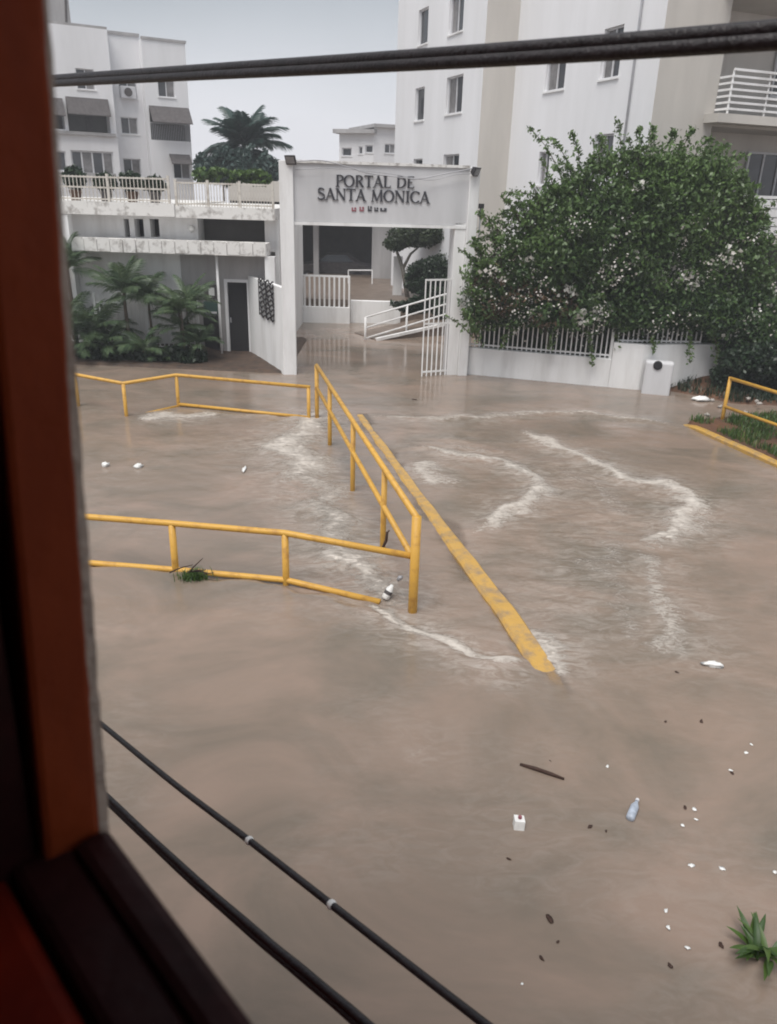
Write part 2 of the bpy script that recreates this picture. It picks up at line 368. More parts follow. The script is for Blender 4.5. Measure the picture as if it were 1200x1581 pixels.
# ---- terrain patches
def terrain(name, xs, ys, hf, m, kind='structure'):
    X, Y = np.meshgrid(xs, ys); Z = hf(X, Y); ny, nx = X.shape; idx = np.arange(nx*ny).reshape(ny, nx)
    Fq = np.stack([idx[:-1,:-1].ravel(), idx[:-1,1:].ravel(), idx[1:,1:].ravel(), idx[1:,:-1].ravel()], 1)
    o = nparr_mesh(name, np.stack([X.ravel(), Y.ravel(), Z.ravel()], 1), Fq, m, smooth=True); o['kind'] = kind; return o
ISL = pxl([(1055,655),(1200,720)])
idir = Vector((ISL[1][0]-ISL[0][0], ISL[1][1]-ISL[0][1])).normalized()
I0 = Vector(ISL[0]); I2 = I0+idir*9
def island_h(X, Y):
    nx_, ny_ = -idir.y, idir.x
    if nx_ < 0: nx_, ny_ = -nx_, -ny_
    d = (X-I0.x)*nx_+(Y-I0.y)*ny_                   # distance from the kerb line
    al = (X-I0.x)*idir.x+(Y-I0.y)*idir.y
    return -.4+.50*smooth(0, .12, d)*smooth(-.25-.12*d, .05-.12*d, al)+.05*(fbm(X*2, Y*2, 4, 5)-.5)
terrain('verge', np.arange(6.4, 13, .09), np.arange(8, 19.5, .09), island_h, M_redsoil)
def bank_h(X, Y):
    e_ = 20.95-.95*np.clip(X-7.3, 0, 1.6)-.1*np.clip(X-8.9, 0, 20)            # shoreline of the bank under the bush
    return -.4+.44*smooth(-.35, .25, Y-e_+.5*(fbm(X*.9, Y*.9, 3, 8)-.5))*smooth(6.9, 7.6, X)+.32*smooth(0, 1.8, Y-e_)*smooth(7, 8.2, X)+.09*(fbm(X*2, Y*2, 4, 6)-.5)
terrain('earth_bank', np.arange(6.6, 16, .1), np.arange(17.6, 25.5, .1), bank_h, M_redsoil)
def bed_h(X, Y):
    e_ = 21.35+.06*np.clip(-3.4-X, 0, 9)
    return -.4+.47*smooth(-.1, .25, Y-e_)*smooth(-2.6, -3.1, X)+.16*smooth(1.0, 1.9, Y-e_)*smooth(-5.2, -6.2, X)+.07*(fbm(X*2.2, Y*2.2, 4, 12)-.5)
terrain('planting_bed', np.arange(-16, -2.9, .1), np.arange(20.6, 27, .1), bed_h, M_soil)

# ================================================================ HOUSE THE PHOTO IS TAKEN FROM
SCL = .5/.35
A0 = EYE+(atz(165,1270,CH-.35)-EYE)*SCL; B0 = EYE+(atz(400,1581,CH-.35)-EYE)*SCL
we = (B0-A0); we.z = 0; we.normalize(); wn = Vector((-we.y, we.x, 0))
n_out = A0.dot(wn); n_in = .072*SCL; e0 = A0.dot(we)
def WP(e_, n_, z_): return we*(e0+e_)+wn*n_+Vector((0, 0, CH+z_))
def whexa(mb, ea, eb, na, nb, za, zb, lean=0.0):
    c = []
    for z in (za, zb):
        k = lean*(z+.5)
        for a, b in ((ea,na),(eb,na),(eb,nb),(ea,nb)): c.append(WP(a, b+k, z))
    return mb.hexa(c)
sill_z = -.5
house = T('house_front', 'dark red room wall with window opening, close on the left edge', 'house', (A0.x, A0.y, 0))
m = MB(); whexa(m, -3, -.16, n_in, n_out-.012, -5.2, 1.6); O('wall', m, M_redwall, house)
m = MB(); whexa(m, 1.75, 3.4, n_in, n_out, -5.2, 1.6); O('wall', m, M_redwall, house)
m = MB(); whexa(m, -.16, 1.75, n_in+.002, n_out-.03, -5.2, sill_z-.07); O('wall', m, M_redwall, house)
m = MB(); whexa(m, -.16, 1.75, n_in+.002, n_out-.012, 1.0, 1.6); O('wall', m, M_redwall, house)
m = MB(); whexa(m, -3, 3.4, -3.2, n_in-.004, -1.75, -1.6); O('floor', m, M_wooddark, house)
m = MB(); whexa(m, -3, 3.4, -3.2, n_in-.004, 1.45, 1.6); O('ceiling', m, M_redwall, house)
m = MB(); whexa(m, -3, -2.85, -3.2, n_in-.004, -1.6, 1.45); O('wall', m, M_redwall, house)
m = MB(); whexa(m, 3.25, 3.4, -3.2, n_in-.004, -1.6, 1.45); O('wall', m, M_redwall, house)
m = MB(); whexa(m, -3, 3.4, -3.35, -3.2, -1.75, 1.6); O('wall', m, M_redwall, house)
m = MB(); whexa(m, -1.2, 2.4, -.62, n_in-.006, sill_z-.62, sill_z-.014); tag(O('inner_ledge', m, M_redwall, None, False, .012, tuple(WP(.3,-.3,sill_z-.62))), 'red painted ledge laid flat to catch window light in the bottom left corner', 'inner_ledge')  # red panel under the sill, shaped as a flat ledge to catch window light
wf = T('window_frame', 'dark red wooden window frame, its jamb and sill filling the left edge', 'window frame', tuple(WP(0, n_out, sill_z)))
LEAN = .054
m = MB(); whexa(m, -.16, 0, n_out-.052, n_out-.0045, sill_z-.07, 1.0, LEAN+.012); O('jamb', m, M_wood, wf, bevel=.006)
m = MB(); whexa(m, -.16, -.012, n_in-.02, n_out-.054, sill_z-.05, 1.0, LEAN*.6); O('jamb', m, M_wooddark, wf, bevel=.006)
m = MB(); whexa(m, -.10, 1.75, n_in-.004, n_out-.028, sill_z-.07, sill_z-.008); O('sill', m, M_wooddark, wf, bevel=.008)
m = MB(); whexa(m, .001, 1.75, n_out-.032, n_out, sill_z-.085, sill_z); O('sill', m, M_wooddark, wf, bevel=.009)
m = MB(); whexa(m, 1.60, 1.75, n_in, n_out-.006, sill_z+.001, .93); O('jamb', m, M_wood, wf, bevel=.006)
m = MB(); whexa(m, .003, 1.75, n_in, n_out-.006, .94, 1.0); O('head', m, M_wood, wf, bevel=.006)
# flaking plaster edge outside the jamb
m = MB(); N_ = 110; vv = []
for i in range(N_+1):
    z = sill_z-.10+(1.1-sill_z)*i/N_
    k = LEAN*(z+.5); ww = .003+.003*random.random()-(.003 if random.random() < .10 else 0)
    grow = max(0, min(1, (-z-.05)/.35))*.006
    for ee, nn in ((-.02, n_out-.006),(-.002+ww*.2, n_out-.006),(-.002+ww*.2, n_out+.0005+ww*.4),(-.02, n_out+.0005)):
        vv.append(tuple(WP(ee, nn+k, z)))
ff = []
for i in range(N_):
    for k in range(4): ff.append((i*4+k, i*4+(k+1) % 4, i*4+4+(k+1) % 4, i*4+4+k))
m.add(vv, ff); O('plaster_edge', m, M_plaster, wf)

# ================================================================ CABLES OUTSIDE THE WINDOW
def cable_pts(px, nd):
    P = [onplane(x, y, wn*nd, wn) for x, y in px]
    return P
def catmull(P, k=8):
    P = [Vector(p) for p in P]; P = [P[0]*2-P[1]]+P+[P[-1]*2-P[-2]]; o_ = []
    for i in range(1, len(P)-2):
        for j in range(k):
            t = j/k; a, b, c, d = P[i-1:i+3]
            o_.append(.5*((2*b)+(c-a)*t+(2*a-5*b+4*c-d)*t*t+(3*b-a-3*c+d)*t**3))
    o_.append(P[-2]); return o_
def extend(P, a, b):
    d0 = (P[0]-P[1]).normalized(); d1 = (P[-1]-P[-2]).normalized()
    return [P[0]+d0*a]+P+[P[-1]+d1*b]
def strands(P, offs, r, n=10, wob=0.0):
    out_ = []
    for i, (ou, ov) in enumerate(offs):
        q = []
        for j, p in enumerate(P):
            d = (P[min(j+1, len(P)-1)]-P[max(j-1, 0)]).normalized(); u = Vector((0,0,1)); u = (u-d*u.dot(d)).normalized(); v = d.cross(u)
            tw = wob*math.sin(j*.9+i*2)
            q.append(p+u*(ou+tw)+v*ov)
        out_.append(MB().tube(q, r, n))
    return out_
P = extend(catmull(cable_pts([(78,125),(300,112),(600,95),(900,76),(1200,54),(1300,46)], 1.7)), 6, 3)
c = T('overhead_cable', 'thick black twin overhead cable crossing the top of the view', 'cable', tuple(P[len(P)//2]))
for q in strands(P, [(.011,0),(-.011,.006)], .0165): O('strand', q, M_black, c, True)
P = extend(catmull(cable_pts([(160,1121),(270,1211),(385,1298),(512,1397),(640,1497),(760,1590)], .95)), 5, 1.2)
c = T('service_cable', 'slim black cable with two white clips below the window', 'cable', tuple(P[len(P)//2]))
O('strand', strands(P, [(0,0)], .0105)[0], M_black, c, True)
for px, py in ((385,1298),(512,1397)):
    q = onplane(px, py, wn*.95, wn); d = (onplane(px+13, py+10, wn*.95, wn)-q).normalized()
    O('clip', MB().tube([q-d*.009, q-d*.004, q+d*.004, q+d*.009], [.0105, .0135, .0135, .0105], 12), M_litter, c, True)
P = extend(catmull(cable_pts([(168,1235),(280,1340),(400,1445),(490,1520),(575,1592)], .75)), 5, 1.2)
c = T('service_cable', 'thick ribbed black cable pair nearest the window sill', 'cable', tuple(P[len(P)//2]))
for q in strands(P, [(.0085,0),(-.0085,.004)], .0100, wob=.0008): O('strand', q, M_black, c, True)

# ================================================================ YELLOW RAILS AND KERB
RT = .74
def rail(name, label, loc): return T(name, label, 'railing', loc, None)
RR = .042
fl = [atz(60,794,RT), atz(135,798,RT), atz(265,808,RT), atz(440,823,RT), atz(628,857,RT)]
dropv = lambda P, z: Vector((P.x, P.y, z))
EP = atz(637,945); ETOP = 1.27
g = rail('yellow_railing', 'near yellow pipe railing at left with twig caught on lower tube', tuple(dropv(fl[2], 0)))
O('top_rail', MB().tube([fl[0]+(fl[0]-fl[1])*1.2]+fl[:4]+[fl[3]+(fl[4]-fl[3])*1.03], RR, 12), M_yel, g, True)
lo = [dropv(p, .005) for p in fl]; lo[-1] = lo[3]+(lo[4]-lo[3])*.80
for i, p in enumerate(lo): p.z = [.06, .06, .065, .065, .02][i]
O('lower_rail', MB().tube([lo[0]+(lo[0]-lo[1])*1.2]+lo, RR*1.0, 12), M_yel, g, True)
for i in (2, 3): O('post', MB().tube([dropv(fl[i], -.5), dropv(fl[i], RT-.01)], RR*1.08, 12), M_yel, g, True)
# long railing
far = dropv(atz(484,598,RT), 0); top_far = atz(489,564,1.22)
g = rail('yellow_railing', 'long high yellow pipe railing running from the gate towards the viewer', (EP.x, EP.y, 0))
tn = Vector((EP.x, EP.y, ETOP)); tf = Vector((top_far.x, top_far.y, 1.22))
O('top_rail', MB().tube([tf, (tf+tn)/2+Vector((0,0,-.012)), tn], RR, 12), M_yel, g, True)
l0 = Vector((tf.x, tf.y, .72)); l1 = Vector((tn.x, tn.y, .70))
O('lower_rail', MB().tube([l0, (l0+l1)/2+Vector((.0,0,-.01)), l1], RR*.95, 12), M_yel, g, True)
O('post', MB().tube([dropv(tn, -.5), dropv(tn, ETOP+.015)], RR*1.35, 14), M_yel, g, True, 0)
O('post', MB().tube([dropv(tf, -.5), dropv(tf, 1.23)], RR*1.1, 12), M_yel, g, True)
for t_ in (.22, .52, .80):
    q = tf+(tn-tf)*t_; O('post', MB().tube([dropv(q, -.5), dropv(q, q.z-.02)], RR, 12), M_yel, g, True)
# far cross railing
fr = [atz(60,572,RT), atz(115,578,RT), atz(190,592,RT), atz(272,579,RT), atz(483,598,RT)]
g = rail('yellow_railing', 'far zigzag yellow pipe railing in front of the palm bed', tuple(dropv(fr[3], 0)))
O('top_rail', MB().tube([fr[0]+(fr[0]-fr[1])*2]+fr[:4]+[fr[4]+(fr[3]-fr[4])*.02], RR*.95, 10), M_yel, g, True)
O('lower_rail', MB().tube([dropv(fr[3], .05), dropv(fr[4]+(fr[3]-fr[4])*.02, .04)], RR*.9, 10), M_yel, g, True)
O('lower_rail', MB().tube([dropv(fr[1], -.06), dropv(fr[2], -.05), dropv(fr[3], .0)], RR*.9, 10), M_yel, g, True)
for i in (1, 2, 3): O('post', MB().tube([dropv(fr[i], -.5), dropv(fr[i], RT-.01)], RR*.95, 10), M_yel, g, True)
q = fr[4]+(fr[3]-fr[4])*.03; O('post', MB().tube([dropv(q, -.5), dropv(q, RT-.01)], RR*.95, 10), M_yel, g, True)
# right-hand railing on the island
rp = atz(1121,648,.10); rt = aty(1128,584,rp.y); rl = aty(1125,628,rp.y)
r_end = atz(1200,606,rt.z); rl_end = atz(1200,657,rl.z)
g = rail('yellow_railing', 'short yellow railing on the grassy verge at the right edge', tuple(rp))
de = (r_end-rt); dl = (rl_end-rl)
O('top_rail', MB().tube([rt, rt+de*3.2], RR*.95, 10), M_yel, g, True)
rlv = Vector((rt.x, rt.y, rl.z))
O('lower_rail', MB().tube([rlv, rlv+Vector((de.x, de.y, 0))*3.2], RR*.9, 10), M_yel, g, True)
for t_ in (0, 1.5, 3.15):
    q = rt+de*t_; O('post', MB().tube([dropv(q, -.3), dropv(q, rt.z+(.03 if t_ == 0 else -.01))], RR, 10), M_yel, g, True)

# kerb strip
def kerb(name, label, pts, zs, wd, mt, hgt=.4):
    pts = [Vector((p[0], p[1], 0)) for p in pts]; mbk = MB(); n = len(pts); vv = []
    for i, p in enumerate(pts):
        d = (pts[min(i+1, n-1)]-pts[max(i-1, 0)]).normalized(); s_ = Vector((-d.y, d.x, 0))
        wdi = wd[i] if isinstance(wd, list) else wd; j = random.uniform(-.008, .008)
        for o_, z in ((-wdi/2, zs[i]-hgt), (-wdi/2, zs[i]-.035), (-wdi/2+.035, zs[i]+j*.5), (wdi/2-.035, zs[i]-j*.5), (wdi/2, zs[i]-.035), (wdi/2, zs[i]-hgt)):
            q = p+s_*(o_+j); vv.append((q.x, q.y, z))
    ff = [(i*6+k, i*6+k+1, i*6+7+k, i*6+6+k) for i in range(n-1) for k in range(5)]
    ff += [tuple(range(6)), tuple((n-1)*6+k for k in reversed(range(6)))]
    mbk.add(vv, ff); o = O(name, mbk, mt, None, False, 0, tuple(pts[0])); tag(o, label, 'kerb'); return o
KP = []; KZ = []; KW = []
for i in range(41):
    t = i/40; p = K0+(K1-K0)*t if t <= 1 else 0
    KP.append(p); KZ.append(-.006+.010*math.sin(i*.9)+.012*random.random()+.075*max(0, min(.88, t)-.60)/.28-.075*max(0, t-.84)/.16); KW.append(.17+.12*t)
dk = (K2-K1)
for i in range(1, 13):
    t = i/12; KP.append(K1+dk*t); KZ.append(-.015-.10*t); KW.append(.29-.05*t)
kerb('kerb', 'half drowned yellow painted kerb running diagonally through the flood', KP, KZ, KW, M_kerb)
IP = [I0+idir*(9*i/24) for i in range(25)]
kerb('kerb', 'yellow kerb edging the grassy verge at the right edge', [(p.x+.05*math.exp(-i*.8), p.y, 0) for i, p in enumerate(IP)], [.10-.10*math.exp(-i*1.2)+.006*math.sin(i*1.3) for i in range(25)], .17, M_kerb)

# ================================================================ ENTRANCE GATE
def letters():
    """serif capitals as strokes in a unit-high box: list of (polyline, width start, width end), advance"""
    th, tn_ = .17, .065
    def arc(cx, cy, rx, ry, a0, a1, k=14): return [(cx+rx*math.cos(math.radians(a0+(a1-a0)*i/k)), cy+ry*math.sin(math.radians(a0+(a1-a0)*i/k))) for i in range(k+1)]
    ser = lambda x, y, w=.2: ([(x-w/2, y), (x+w/2, y)], .05)
    G = {}
    G['P'] = ([([(.18,0),(.18,1)],th), (arc(.30,.73,.32,.245,90,-90),'c'), ([(.18,.975),(.32,.975)],tn_), ([(.18,.485),(.32,.485)],tn_), ser(.18,.025,.32)], .70)
    G['R'] = ([([(.18,0),(.18,1)],th), (arc(.30,.75,.30,.225,90,-90),'c'), ([(.18,.975),(.32,.975)],tn_), ([(.18,.525),(.32,.525)],tn_), ([(.36,.52),(.70,.0)],th), ser(.18,.025,.32)], .80)
    G['O'] = ([(arc(.45,.5,.38,.465,0,360,28),'c')], .92)
    G['T'] = ([([(.38,0),(.38,1)],th), ([(.02,.965),(.74,.965)],.075), ([(.04,.84),(.04,.98)],.05), ([(.72,.84),(.72,.98)],.05), ser(.38,.025,.34)], .78)
    G['A'] = ([([(.08,0),(.40,1)],tn_), ([(.38,1),(.72,0)],th), ([(.18,.34),(.58,.34)],tn_), ser(.07,.025,.22), ser(.73,.025,.28)], .82)
    G['L'] = ([([(.18,0),(.18,1)],th), ([(.12,.035),(.64,.035)],.07), ([(.62,.02),(.62,.20)],.05), ser(.18,.975,.32)], .68)
    G['D'] = ([([(.18,0),(.18,1)],th), (arc(.32,.5,.46,.465,90,-90,18),'c'), ([(.10,.965),(.34,.965)],tn_), ([(.10,.035),(.34,.035)],tn_)], .88)
    G['E'] = ([([(.18,0),(.18,1)],th), ([(.1,.965),(.62,.965)],.07), ([(.18,.52),(.50,.52)],tn_), ([(.1,.035),(.64,.035)],.07), ([(.61,.85),(.61,.98)],.05), ([(.63,.02),(.63,.18)],.05)], .70)
    s_pts = arc(.33,.73,.235,.235,25,200,10)+arc(.33,.27,.26,.24,110,-10,3)[1:3]+arc(.31,.27,.27,.235,20,-160,10)
    G['S'] = ([(s_pts,'s')], .66)
    G['N'] = ([([(.14,0),(.14,1)],tn_), ([(.14,.97),(.74,.03)],th), ([(.74,0),(.74,1)],tn_), ser(.14,.025,.22), ser(.74,.975,.22), ser(.11,.975,.2)], .90)
    G['M'] = ([([(.13,0),(.18,1)],tn_), ([(.18,.97),(.50,.05)],th), ([(.50,.05),(.82,.97)],tn_), ([(.84,1),(.88,0)],th), ser(.13,.025,.22), ser(.88,.025,.28)], 1.04)
    G['I'] = ([([(.2,0),(.2,1)],th), ser(.2,.025,.32), ser(.2,.975,.32)], .40)
    G['C'] = ([(arc(.46,.5,.38,.465,42,318,24),'c'), ([(.75,.72),(.75,.92)],.05)], .82)
    return G
GL = letters()
def glyph(ch, o3, ux, uz, un, hgt, dep):
    mbg = MB(); st, adv = GL[ch]
    for si, (pl, wd) in enumerate(st):
        n = len(pl); L_ = []; Rr = []
        for i in range(n):
            a = pl[max(i-1, 0)]; b = pl[min(i+1, n-1)]
            if pl[0] == pl[-1] and i in (0, n-1): a, b = pl[-2], pl[1]
            dx, dz = b[0]-a[0], b[1]-a[1]; l = math.hypot(dx, dz) or 1; nx_, nz_ = -dz/l, dx/l
            if wd == 'c': wv = .07+.11*abs(dz/l)**1.5
            elif wd == 's': wv = .07+.11*abs(dx/l)**1.0*(1 if .2 < i/n < .8 else .4)
            else: wv = wd
            L_.append((pl[i][0]+nx_*wv/2, pl[i][1]+nz_*wv/2)); Rr.append((pl[i][0]-nx_*wv/2, pl[i][1]-nz_*wv/2))
        d = dep+.0015*si
        P3 = lambda q, dd: o3+ux*(q[0]*hgt*.92)+uz*(q[1]*hgt)+un*dd
        vv = [P3(q, d) for q in L_]+[P3(q, d) for q in Rr]+[P3(q, 0) for q in L_]+[P3(q, 0) for q in Rr]
        ff = []
        for i in range(n-1):
            ff += [(i, n+i, n+i+1, i+1), (i, i+1, 2*n+i+1, 2*n+i), (n+i, 3*n+i, 3*n+i+1, n+i+1)]
        mbg.add(vv, ff)
    return mbg, adv*hgt*.92

GA = Vector((-3.05, 21.45, 0)); GB = Vector((2.32, 22.05, 0)); gdir = (GB-GA).normalized(); gn = Vector((gdir.y, -gdir.x, 0))  # gn faces the road
def gpx(x, y): # -> (s along gate, z) on the gate's front plane
    q = onplane(x, y, GA, gn); return (q-GA).dot(gdir), q.z
def GP(s, off, z): return GA+gdir*s+gn*off+Vector((0,0,z))
def gbox(mbq, s0, s1, o0, o1, z0, z1):
    return mbq.hexa([GP(s0,o0,z0),GP(s1,o0,z0),GP(s1,o1,z0),GP(s0,o1,z0),GP(s0,o0,z1),GP(s1,o0,z1),GP(s1,o1,z1),GP(s0,o1,z1)])
gate = T('entrance_gate', 'white entrance portal with lettered beam over the driveway', 'gate', tuple(GA))
s_l0 = 0.0; s_l1 = gpx(456,450)[0]; s_r0 = gpx(714,450)[0]; s_r1 = gpx(739,300)[0]
z_top = gpx(455,251)[1]; z_bot = gpx(455,343)[1]
O('post', gbox(MB(), s_l0, s_l1, -.9, .08, -.5, z_top+.05), M_white, gate, bevel=.015)
O('post', gbox(MB(), s_r0, s_r1, -.9, .08, -.5, z_top+.04), M_white, gate, bevel=.015)
s_c0 = gpx(697,450)[0]
O('inner_post', gbox(MB(), s_c0, s_r0-.003, -.75, .0, -.5, z_bot+.1), M_white, gate, bevel=.012)
beam = O('beam', gbox(MB(), s_l1-.004, s_r0+.004, -.45, .0, z_bot+.02, z_top), M_beam, gate, bevel=.012)
O('beam_cap', gbox(MB(), s_l1+.002, s_r0-.002, -.50, .05, z_top+.002, z_top+.07), M_stain, gate)
O('beam_soffit', gbox(MB(), s_l1+.002, s_r0-.02, -.40, .02, z_bot-.06, z_bot+.018), M_white, gate)
# written words
def word(txt, xa, ya, xb, yb, hpx):
    """baseline from pixel a to pixel b"""
    s0, z0 = gpx(xa, ya); s1, z1 = gpx(xb, yb); hgt = gpx(xa, ya-hpx)[1]-z0
    natural = sum(GL[c_][1] if c_ != ' ' else .42 for c_ in txt)*hgt*.92
    k = (s1-s0)/natural; s = s0
    for c_ in txt:
        if c_ == ' ': s += .42*hgt*.92*k; continue
        zz = z0+(z1-z0)*(s-s0)/(s1-s0)
        mbg, adv = glyph(c_, GP(s, .002, zz), gdir*k, Vector((0,0,1)), gn, hgt, .03)
        O('letter', mbg, M_letter, beam); s += adv*k
word('PORTAL DE', 518, 288.0, 640, 290.5, 18.5)
word('SANTA MONICA', 490, 308, 663, 314, 18.5)
for (xa, xb, h, mt) in ((543,550,6,M_red),(555,562,7,M_red),(568,574,8,M_letter),(578,584,6,M_letter),(587,597,5,M_letter)):
    s0, z0 = gpx(xa, 326); s1, _ = gpx(xb, 326); z1 = gpx(xa, 326-h)[1]; mk = MB()
    gbox(mk, s0, s1, .002, .018, z0, z0+(z1-z0)*.38); gbox(mk, s0, s0+(s1-s0)*.3, .002, .0165, z0, z1); gbox(mk, s0+(s1-s0)*.6, s1, .002, .0175, z0+(z1-z0)*.5, z1)
    O('small_mark', mk, mt, beam)
# floodlights
def flood(px, py, rz):
    s, z = gpx(px, py); c_ = GP(s, .18, z)
    mf = MB(); d = (gn*math.cos(rz)+gdir*math.sin(rz)); x = Vector((-d.y, d.x, 0)); u = Vector((0,0,1)); d2 = (d-u*.45).normalized(); u2 = x.cross(d2)*-1
    if u2.z < 0: u2 = -u2
    cc = []
    for dd, w_, h_ in ((-.08,.09,.07),(.06,.15,.12)):
        for a, b in ((-1,-1),(1,-1),(1,1),(-1,1)): cc.append(c_+d2*dd+x*(a*w_)+u2*(b*h_))
    mf.hexa(cc); fo = O('floodlight', mf, M_black, gate, bevel=.01)
    mg = MB(); cc = []
    for dd in (.061, .066):
        for a, b in ((-1,-1),(1,-1),(1,1),(-1,1)): cc.append(c_+d2*dd+x*(a*.12)+u2*(b*.085))
    mg.hexa(cc); O('lens', mg, M_glassl, fo)
    O('bracket', MB().bar(c_-d2*.07, c_-gn*.14-u*.14, .04, .04), M_black, fo)
flood(450, 246, -.5); flood(732, 264, .9)
# meter pipes on the right post
s, z = gpx(741,340); O('conduit', MB().tube([GP(s, .02, z-.9), GP(s, .02, z+.35)], .022, 8), M_alu, gate, True)
for py in (318, 331):
    s, z = gpx(742,py); O('junction_box', gbox(MB(), s-.05, s+.07, -.02, .14, z-.06, z+.06), M_black, gate)
# wire drooping across the beam
P = catmull([GP(gpx(x, y)[0], .22, gpx(x, y)[1]) for x, y in ((452,250),(496,248),(540,259),(566,267),(610,273),(644,276),(682,269),(734,259))], 5)
tag(O('thin_wire', MB().tube(P, .013, 6), M_alu, None, True, 0, tuple(P[0])), 'thin grey wire sagging across the lettered beam', 'wire')
P = catmull([GP(gpx(x, y)[0], .12, gpx(x, y)[1]) for x, y in ((456,262),(520,260),(600,268),(660,278),(700,270),(730,268))], 5)
tag(O('thin_wire', MB().tube(P, .009, 6), M_alu, None, True, 0, tuple(P[0])), 'second thinner wire running just above the lettering', 'wire')

def copies(src, parent, offs):
    for o_ in offs:
        c_ = src.copy(); col.objects.link(c_); c_.parent = parent; c_.location = src.location+Vector(o_)
# right gate leaf of white bars
ga = atz(694,578); gb = atz(651,579); gl = T('gate_leaf', 'open white barred gate leaf beside the right gate post', 'gate leaf', tuple(gb))
gb = Vector((gb.x, ga.y-.35, 0)); ztop = aty(655,431,gb.y).z
pd = ga-gb
for z in (ztop-.02, ztop*.55, .12): O('rail', MB().bar(gb+Vector((0,0,z)), ga+Vector((0,0,z)), .035, .045), M_white, gl)
o1 = O('bar', MB().bar(Vector((gb.x, gb.y, -.3)), Vector((gb.x, gb.y, ztop)), .035, .035), M_white, gl)
copies(o1, gl, [tuple(pd*(i/6)) for i in range(1, 7)])

# ================================================================ FENCE / RAIL MAKER
def picket_fence(name, label, a, b, z0, z1, n, mt=M_white, rails=(0.08, .92), wd=.03, cat='fence', group=None, pm=None, posts=()):
    a = Vector((a[0], a[1], 0)); b = Vector((b[0], b[1], 0))
    r_ = T(name, label, cat, (a.x, a.y, z0), group)
    for f_ in rails:
        z = z0+(z1-z0)*f_; O('rail', MB().bar(Vector((a.x,a.y,z)), Vector((b.x,b.y,z)), .035, .045), mt, r_)
    o_ = O('picket', MB().bar(Vector((a.x,a.y,z0)), Vector((a.x,a.y,z1)), wd, wd), pm or mt, r_)
    copies(o_, r_, [tuple((b-a)*(i/(n-1))) for i in range(1, n)])
    for t_ in posts:
        q = a+(b-a)*t_; O('post', MB().bar(Vector((q.x,q.y,z0-.02)), Vector((q.x,q.y,z1+.06)), .07, .07), mt, r_)
    return r_

# ================================================================ FACADES WITH REAL OPENINGS
def facade(mbf, A, B, z0, z1, holes, depth=.14, into=None):
    """wall face from A to B (plan) with rectangular holes (s0,s1,z0,z1) and reveals going into the building"""
    A = Vector((A[0], A[1], 0)); B = Vector((B[0], B[1], 0)); d = (B-A); L_ = d.length; d.normalize(); n = into
    ss = sorted({0.0, L_, *[max(0, min(L_, h[i])) for h in holes for i in (0, 1)]}); zz = sorted({z0, z1, *[max(z0, min(z1, h[i])) for h in holes for i in (2, 3)]})
    P3 = lambda s, z, o_=0: A+d*s+n*o_+Vector((0,0,z))
    for i in range(len(ss)-1):
        for j in range(len(zz)-1):
            sm, zm = (ss[i]+ss[i+1])/2, (zz[j]+zz[j+1])/2
            if any(h[0] < sm < h[1] and h[2] < zm < h[3] for h in holes): continue
            mbf.add([P3(ss[i],zz[j]), P3(ss[i+1],zz[j]), P3(ss[i+1],zz[j+1]), P3(ss[i],zz[j+1])], [(0,1,2,3)])
    for h in holes:
        dp = h[4] if len(h) > 4 else depth
        a, b, c_, e_ = h[:4]
        q = [P3(a,c_), P3(b,c_), P3(b,e_), P3(a,e_), P3(a,c_,dp), P3(b,c_,dp), P3(b,e_,dp), P3(a,e_,dp)]
        mbf.add(q, [(0,1,5,4),(1,2,6,5),(2,3,7,6),(3,0,4,7)])
    return mbf
